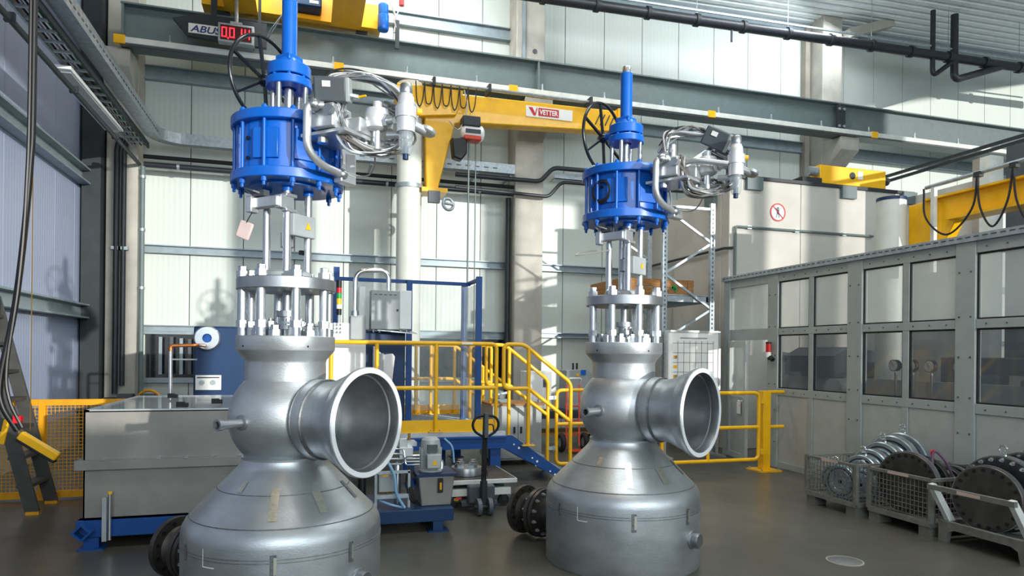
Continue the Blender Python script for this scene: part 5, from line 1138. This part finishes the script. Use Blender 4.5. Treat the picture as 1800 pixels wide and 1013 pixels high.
mat('pale_red', rgb(196, 168, 158), .6); mat('zinc', rgb(176, 192, 200), .32, .8, var=.14, scale=9); mat('rim_dark', rgb(70, 70, 70), .45, .7, var=.15)
RING_HOLE = MB().cyl((0, 0, 0), (0, 0, .004), .018, seg=10).mesh('bolt_hole'); RING_HOLE.materials.append(M['black'])
STUD = MB().lathe([(.02, 0), (.02, .02), (.013, .02), (.013, .05)], seg=6).mesh('stud_bolt'); STUD.materials.append(M['chrome'])
def flange(lab, c, ax, r, th, face='steel_oiled', rim=None, holes=0, studs=0, eye=False, group='loose flanges', bore=.0, step=0):
    t = thing('flange', lab, 'flange', c, group=group, local=True); ax = Vector(ax).normalized(); rim = rim or face
    prof = [(r * .96, 0), (r, .01), (r, th - .01), (r * .96, th)]
    if step: prof += [(r * .72, th), (r * .7, th + step), (r * .52, th + step), (r * .5, th), (r * .2, th)]
    b_ = MB().lathe(prof + [(.0005, prof[-1][1])] if not bore else prof + [(bore, th), (bore, 0)], (0, 0, 0), ax, 48, bool(bore)).build('disc', face, t, angle=30)
    MB().ring(ax * th / 2, ax, r - .001, r + .003, th * .8, 48).build('machined_rim', rim, t)
    tq = turn(ax); e1 = tq @ Vector((1, 0, 0)); e2 = tq @ Vector((0, 1, 0))
    for k in range(holes):
        a = 2 * PI * k / holes; inst('bolt_hole', RING_HOLE, b_, ax * th + (e1 * math.cos(a) + e2 * math.sin(a)) * r * .86, tq)
    for k in range(studs):
        a = 2 * PI * (k + .5) / studs; inst('stud_bolt', STUD, b_, ax * th + (e1 * math.cos(a) + e2 * math.sin(a)) * r * .9, tq)
    if not holes and not studs:
        MB().cyl(ax * th, ax * (th + .004), r * .12, seg=8).build('centre_hole', 'black', b_)
        MB().ring(ax * (th + .001), ax, r * .78, r * .84, .004, 40).build('groove', 'rim_dark', b_)
    if eye:
        MB().cyl((0, 0, r * .98), (0, 0, r + .03), .014, seg=8).torus(ax * th / 2 + Vector((0, 0, r + .06)), ax, .032, .01, 20, 8).build('eye_bolt', 'chrome', t)
    return t
A1 = Vector((-1, -.22, 0))
mesh_box('farther mesh box pallet holding zinc plated flanges', 5.74, 6.9, 6.02, 6.78, .57)
mesh_box('nearer mesh box pallet holding a dark drilled flange', 5.8, 6.9, 5.14, 5.9, .57)
fz = .135
for i, (x, y, r, lab) in enumerate(((5.98, 6.56, .17, 'leftmost zinc plated flange in the farther mesh box'), (5.86, 6.33, .19, 'front zinc plated flange with dark centre in the farther mesh box'), (5.98, 6.16, .18, 'zinc plated flange at the right front of the farther mesh box'))):
    flange(lab, (x, y, fz + r), A1, r, .06, 'zinc', group='zinc plated flanges', eye=(i != 1), step=.01)
for i, (x, y, r, lab) in enumerate(((6.2, 6.36, .24, 'smallest ring of the upright zinc flange row'), (6.34, 6.38, .27, 'second ring of the upright zinc flange row'), (6.5, 6.38, .31, 'third ring of the upright zinc flange row with eye bolts'), (6.66, 6.39, .345, 'second largest ring of the upright zinc flange row'), (6.79, 6.385, .36, 'largest ring at the back of the upright zinc flange row'))):
    flange(lab, (x, y, fz + r), (-1, -.12, 0), r, .085, 'zinc', 'steel_bright', group='zinc plated flanges', eye=i in (0, 2, 4), step=.012)
flange('big dark flange with drilled bolt circle in the nearer mesh box', (5.98, 5.55, fz + .32), A1, .32, .06, 'steel_oiled', 'steel', holes=24)
flange('second dark flange behind the drilled one in the nearer mesh box', (6.12, 5.53, fz + .30), A1, .30, .05, 'rim_dark', 'steel_oiled', holes=20)
for i, x in enumerate((6.28, 6.4, 6.52, 6.64, 6.76)):
    flange(['first', 'second', 'third', 'fourth', 'fifth'][i] + ' low dark ring in the row behind the big drilled flange', (x, 5.5, fz + .24), A1, .24, .055, 'rim_dark', 'steel' if i % 2 == 0 else 'steel_oiled', holes=12, group='low dark rings')
ss = thing('lifting_strap', 'purple lifting strap looped over the big drilled flange', 'strap', (6.05, 5.4, .7))
MB().tube(smooth([(6.0, 5.28, .42), (6.06, 5.36, .78), (6.14, 5.3, .72), (6.2, 5.22, .5)], 8), .014, 6).build('strap', 'strap', ss); MB().torus((6.06, 5.36, .79), (0, 1, .2), .02, .008, 16, 6).build('hook_ring', 'red', ss)
# open cradle with the big bolted flange
cd = thing('steel_cradle', 'open grey steel cradle under the big studded flange', 'cradle', (6.2, 4.65, 0))
mb = MB().prism([(5.8, 5.06, 0), (5.8, 5.06, .2), (5.8, 4.2, .2), (5.8, 4.2, 0), (5.8, 4.28, 0), (5.8, 4.3, .1), (5.8, 4.36, .13), (5.8, 4.9, .13), (5.8, 4.96, .1), (5.8, 4.98, 0)], (.05, 0, 0))
mb.build('side_plate', 'crate_grey', cd)
mb = MB().prism([(6.75, 5.06, 0), (6.75, 5.06, .2), (6.75, 4.2, .2), (6.75, 4.2, 0)], (.05, 0, 0)); mb.build('side_plate', 'crate_grey', cd)
for y in (4.22, 5.0): MB().box(5.85, 6.75, y, y + .05, .12, .2).build('cross_beam', 'crate_grey', cd)
MB().box(5.85, 6.75, 4.3, 4.96, .15, .165).build('base_sheet', 'crate_grey', cd)
for y0 in (4.98, 4.22): MB().prism([(5.84, y0, .2), (5.62, y0, .55), (5.68, y0, .56), (5.92, y0, .2)], (0, .05, 0)).build('folded_end', 'rail_white', cd)
MB().bar((5.64, 5.03, .53), (5.64, 4.2, .53), .04, .045).build('folded_bar', 'crate_grey', cd)
MB().box(5.616, 5.62, 4.5, 4.72, .515, .545).build('label_strip', 'pale_red', cd)
MB().prism([(5.78, 4.1, .05), (6.8, 4.1, .05), (6.8, 4.1, .32), (5.95, 4.1, .32)], (0, .1, 0)).build('end_wedge', 'rail_white', cd)
flange('big bare steel flange with bolt holes lying in the steel cradle', (5.96, 4.68, .17 + .30), A1, .30, .06, 'steel_oiled', 'steel', holes=20, group='big flanges in the cradle')
flange('dark flange with bright stud bolts and eye bolt in the steel cradle', (6.12, 4.66, .17 + .345), A1, .345, .09, 'rim_dark', 'steel_bright', studs=22, eye=True, group='big flanges in the cradle')
flange('second dark studded flange behind the eye bolt in the steel cradle', (6.38, 4.6, .17 + .36), A1, .36, .1, 'rim_dark', 'steel', studs=22, group='big flanges in the cradle')
flange('rearmost dark flange leaning by the partition at the right edge', (6.66, 4.5, .17 + .42), A1, .42, .07, 'rim_dark', 'steel_oiled', holes=20, group='big flanges in the cradle')
mat('grey_dull', rgb(112, 114, 112), .5, .2)
dn = thing('floor_cover', 'round pale metal cover set in the concrete floor', 'floor cover', (4.42, 4.75, 0))
MB().lathe([(.135, 0), (.13, .004), (.0005, .004)], (4.42, 4.75, 0), (0, 0, 1), 36).build('cover', 'grey_dull', dn); MB().ring((4.42, 4.75, .002), (0, 0, 1), .135, .15, .005, 36).build('rim', 'concrete_grey', dn)

# drop the builder's own markers
for o in bpy.data.objects:
    if '_loc' in o: del o['_loc']
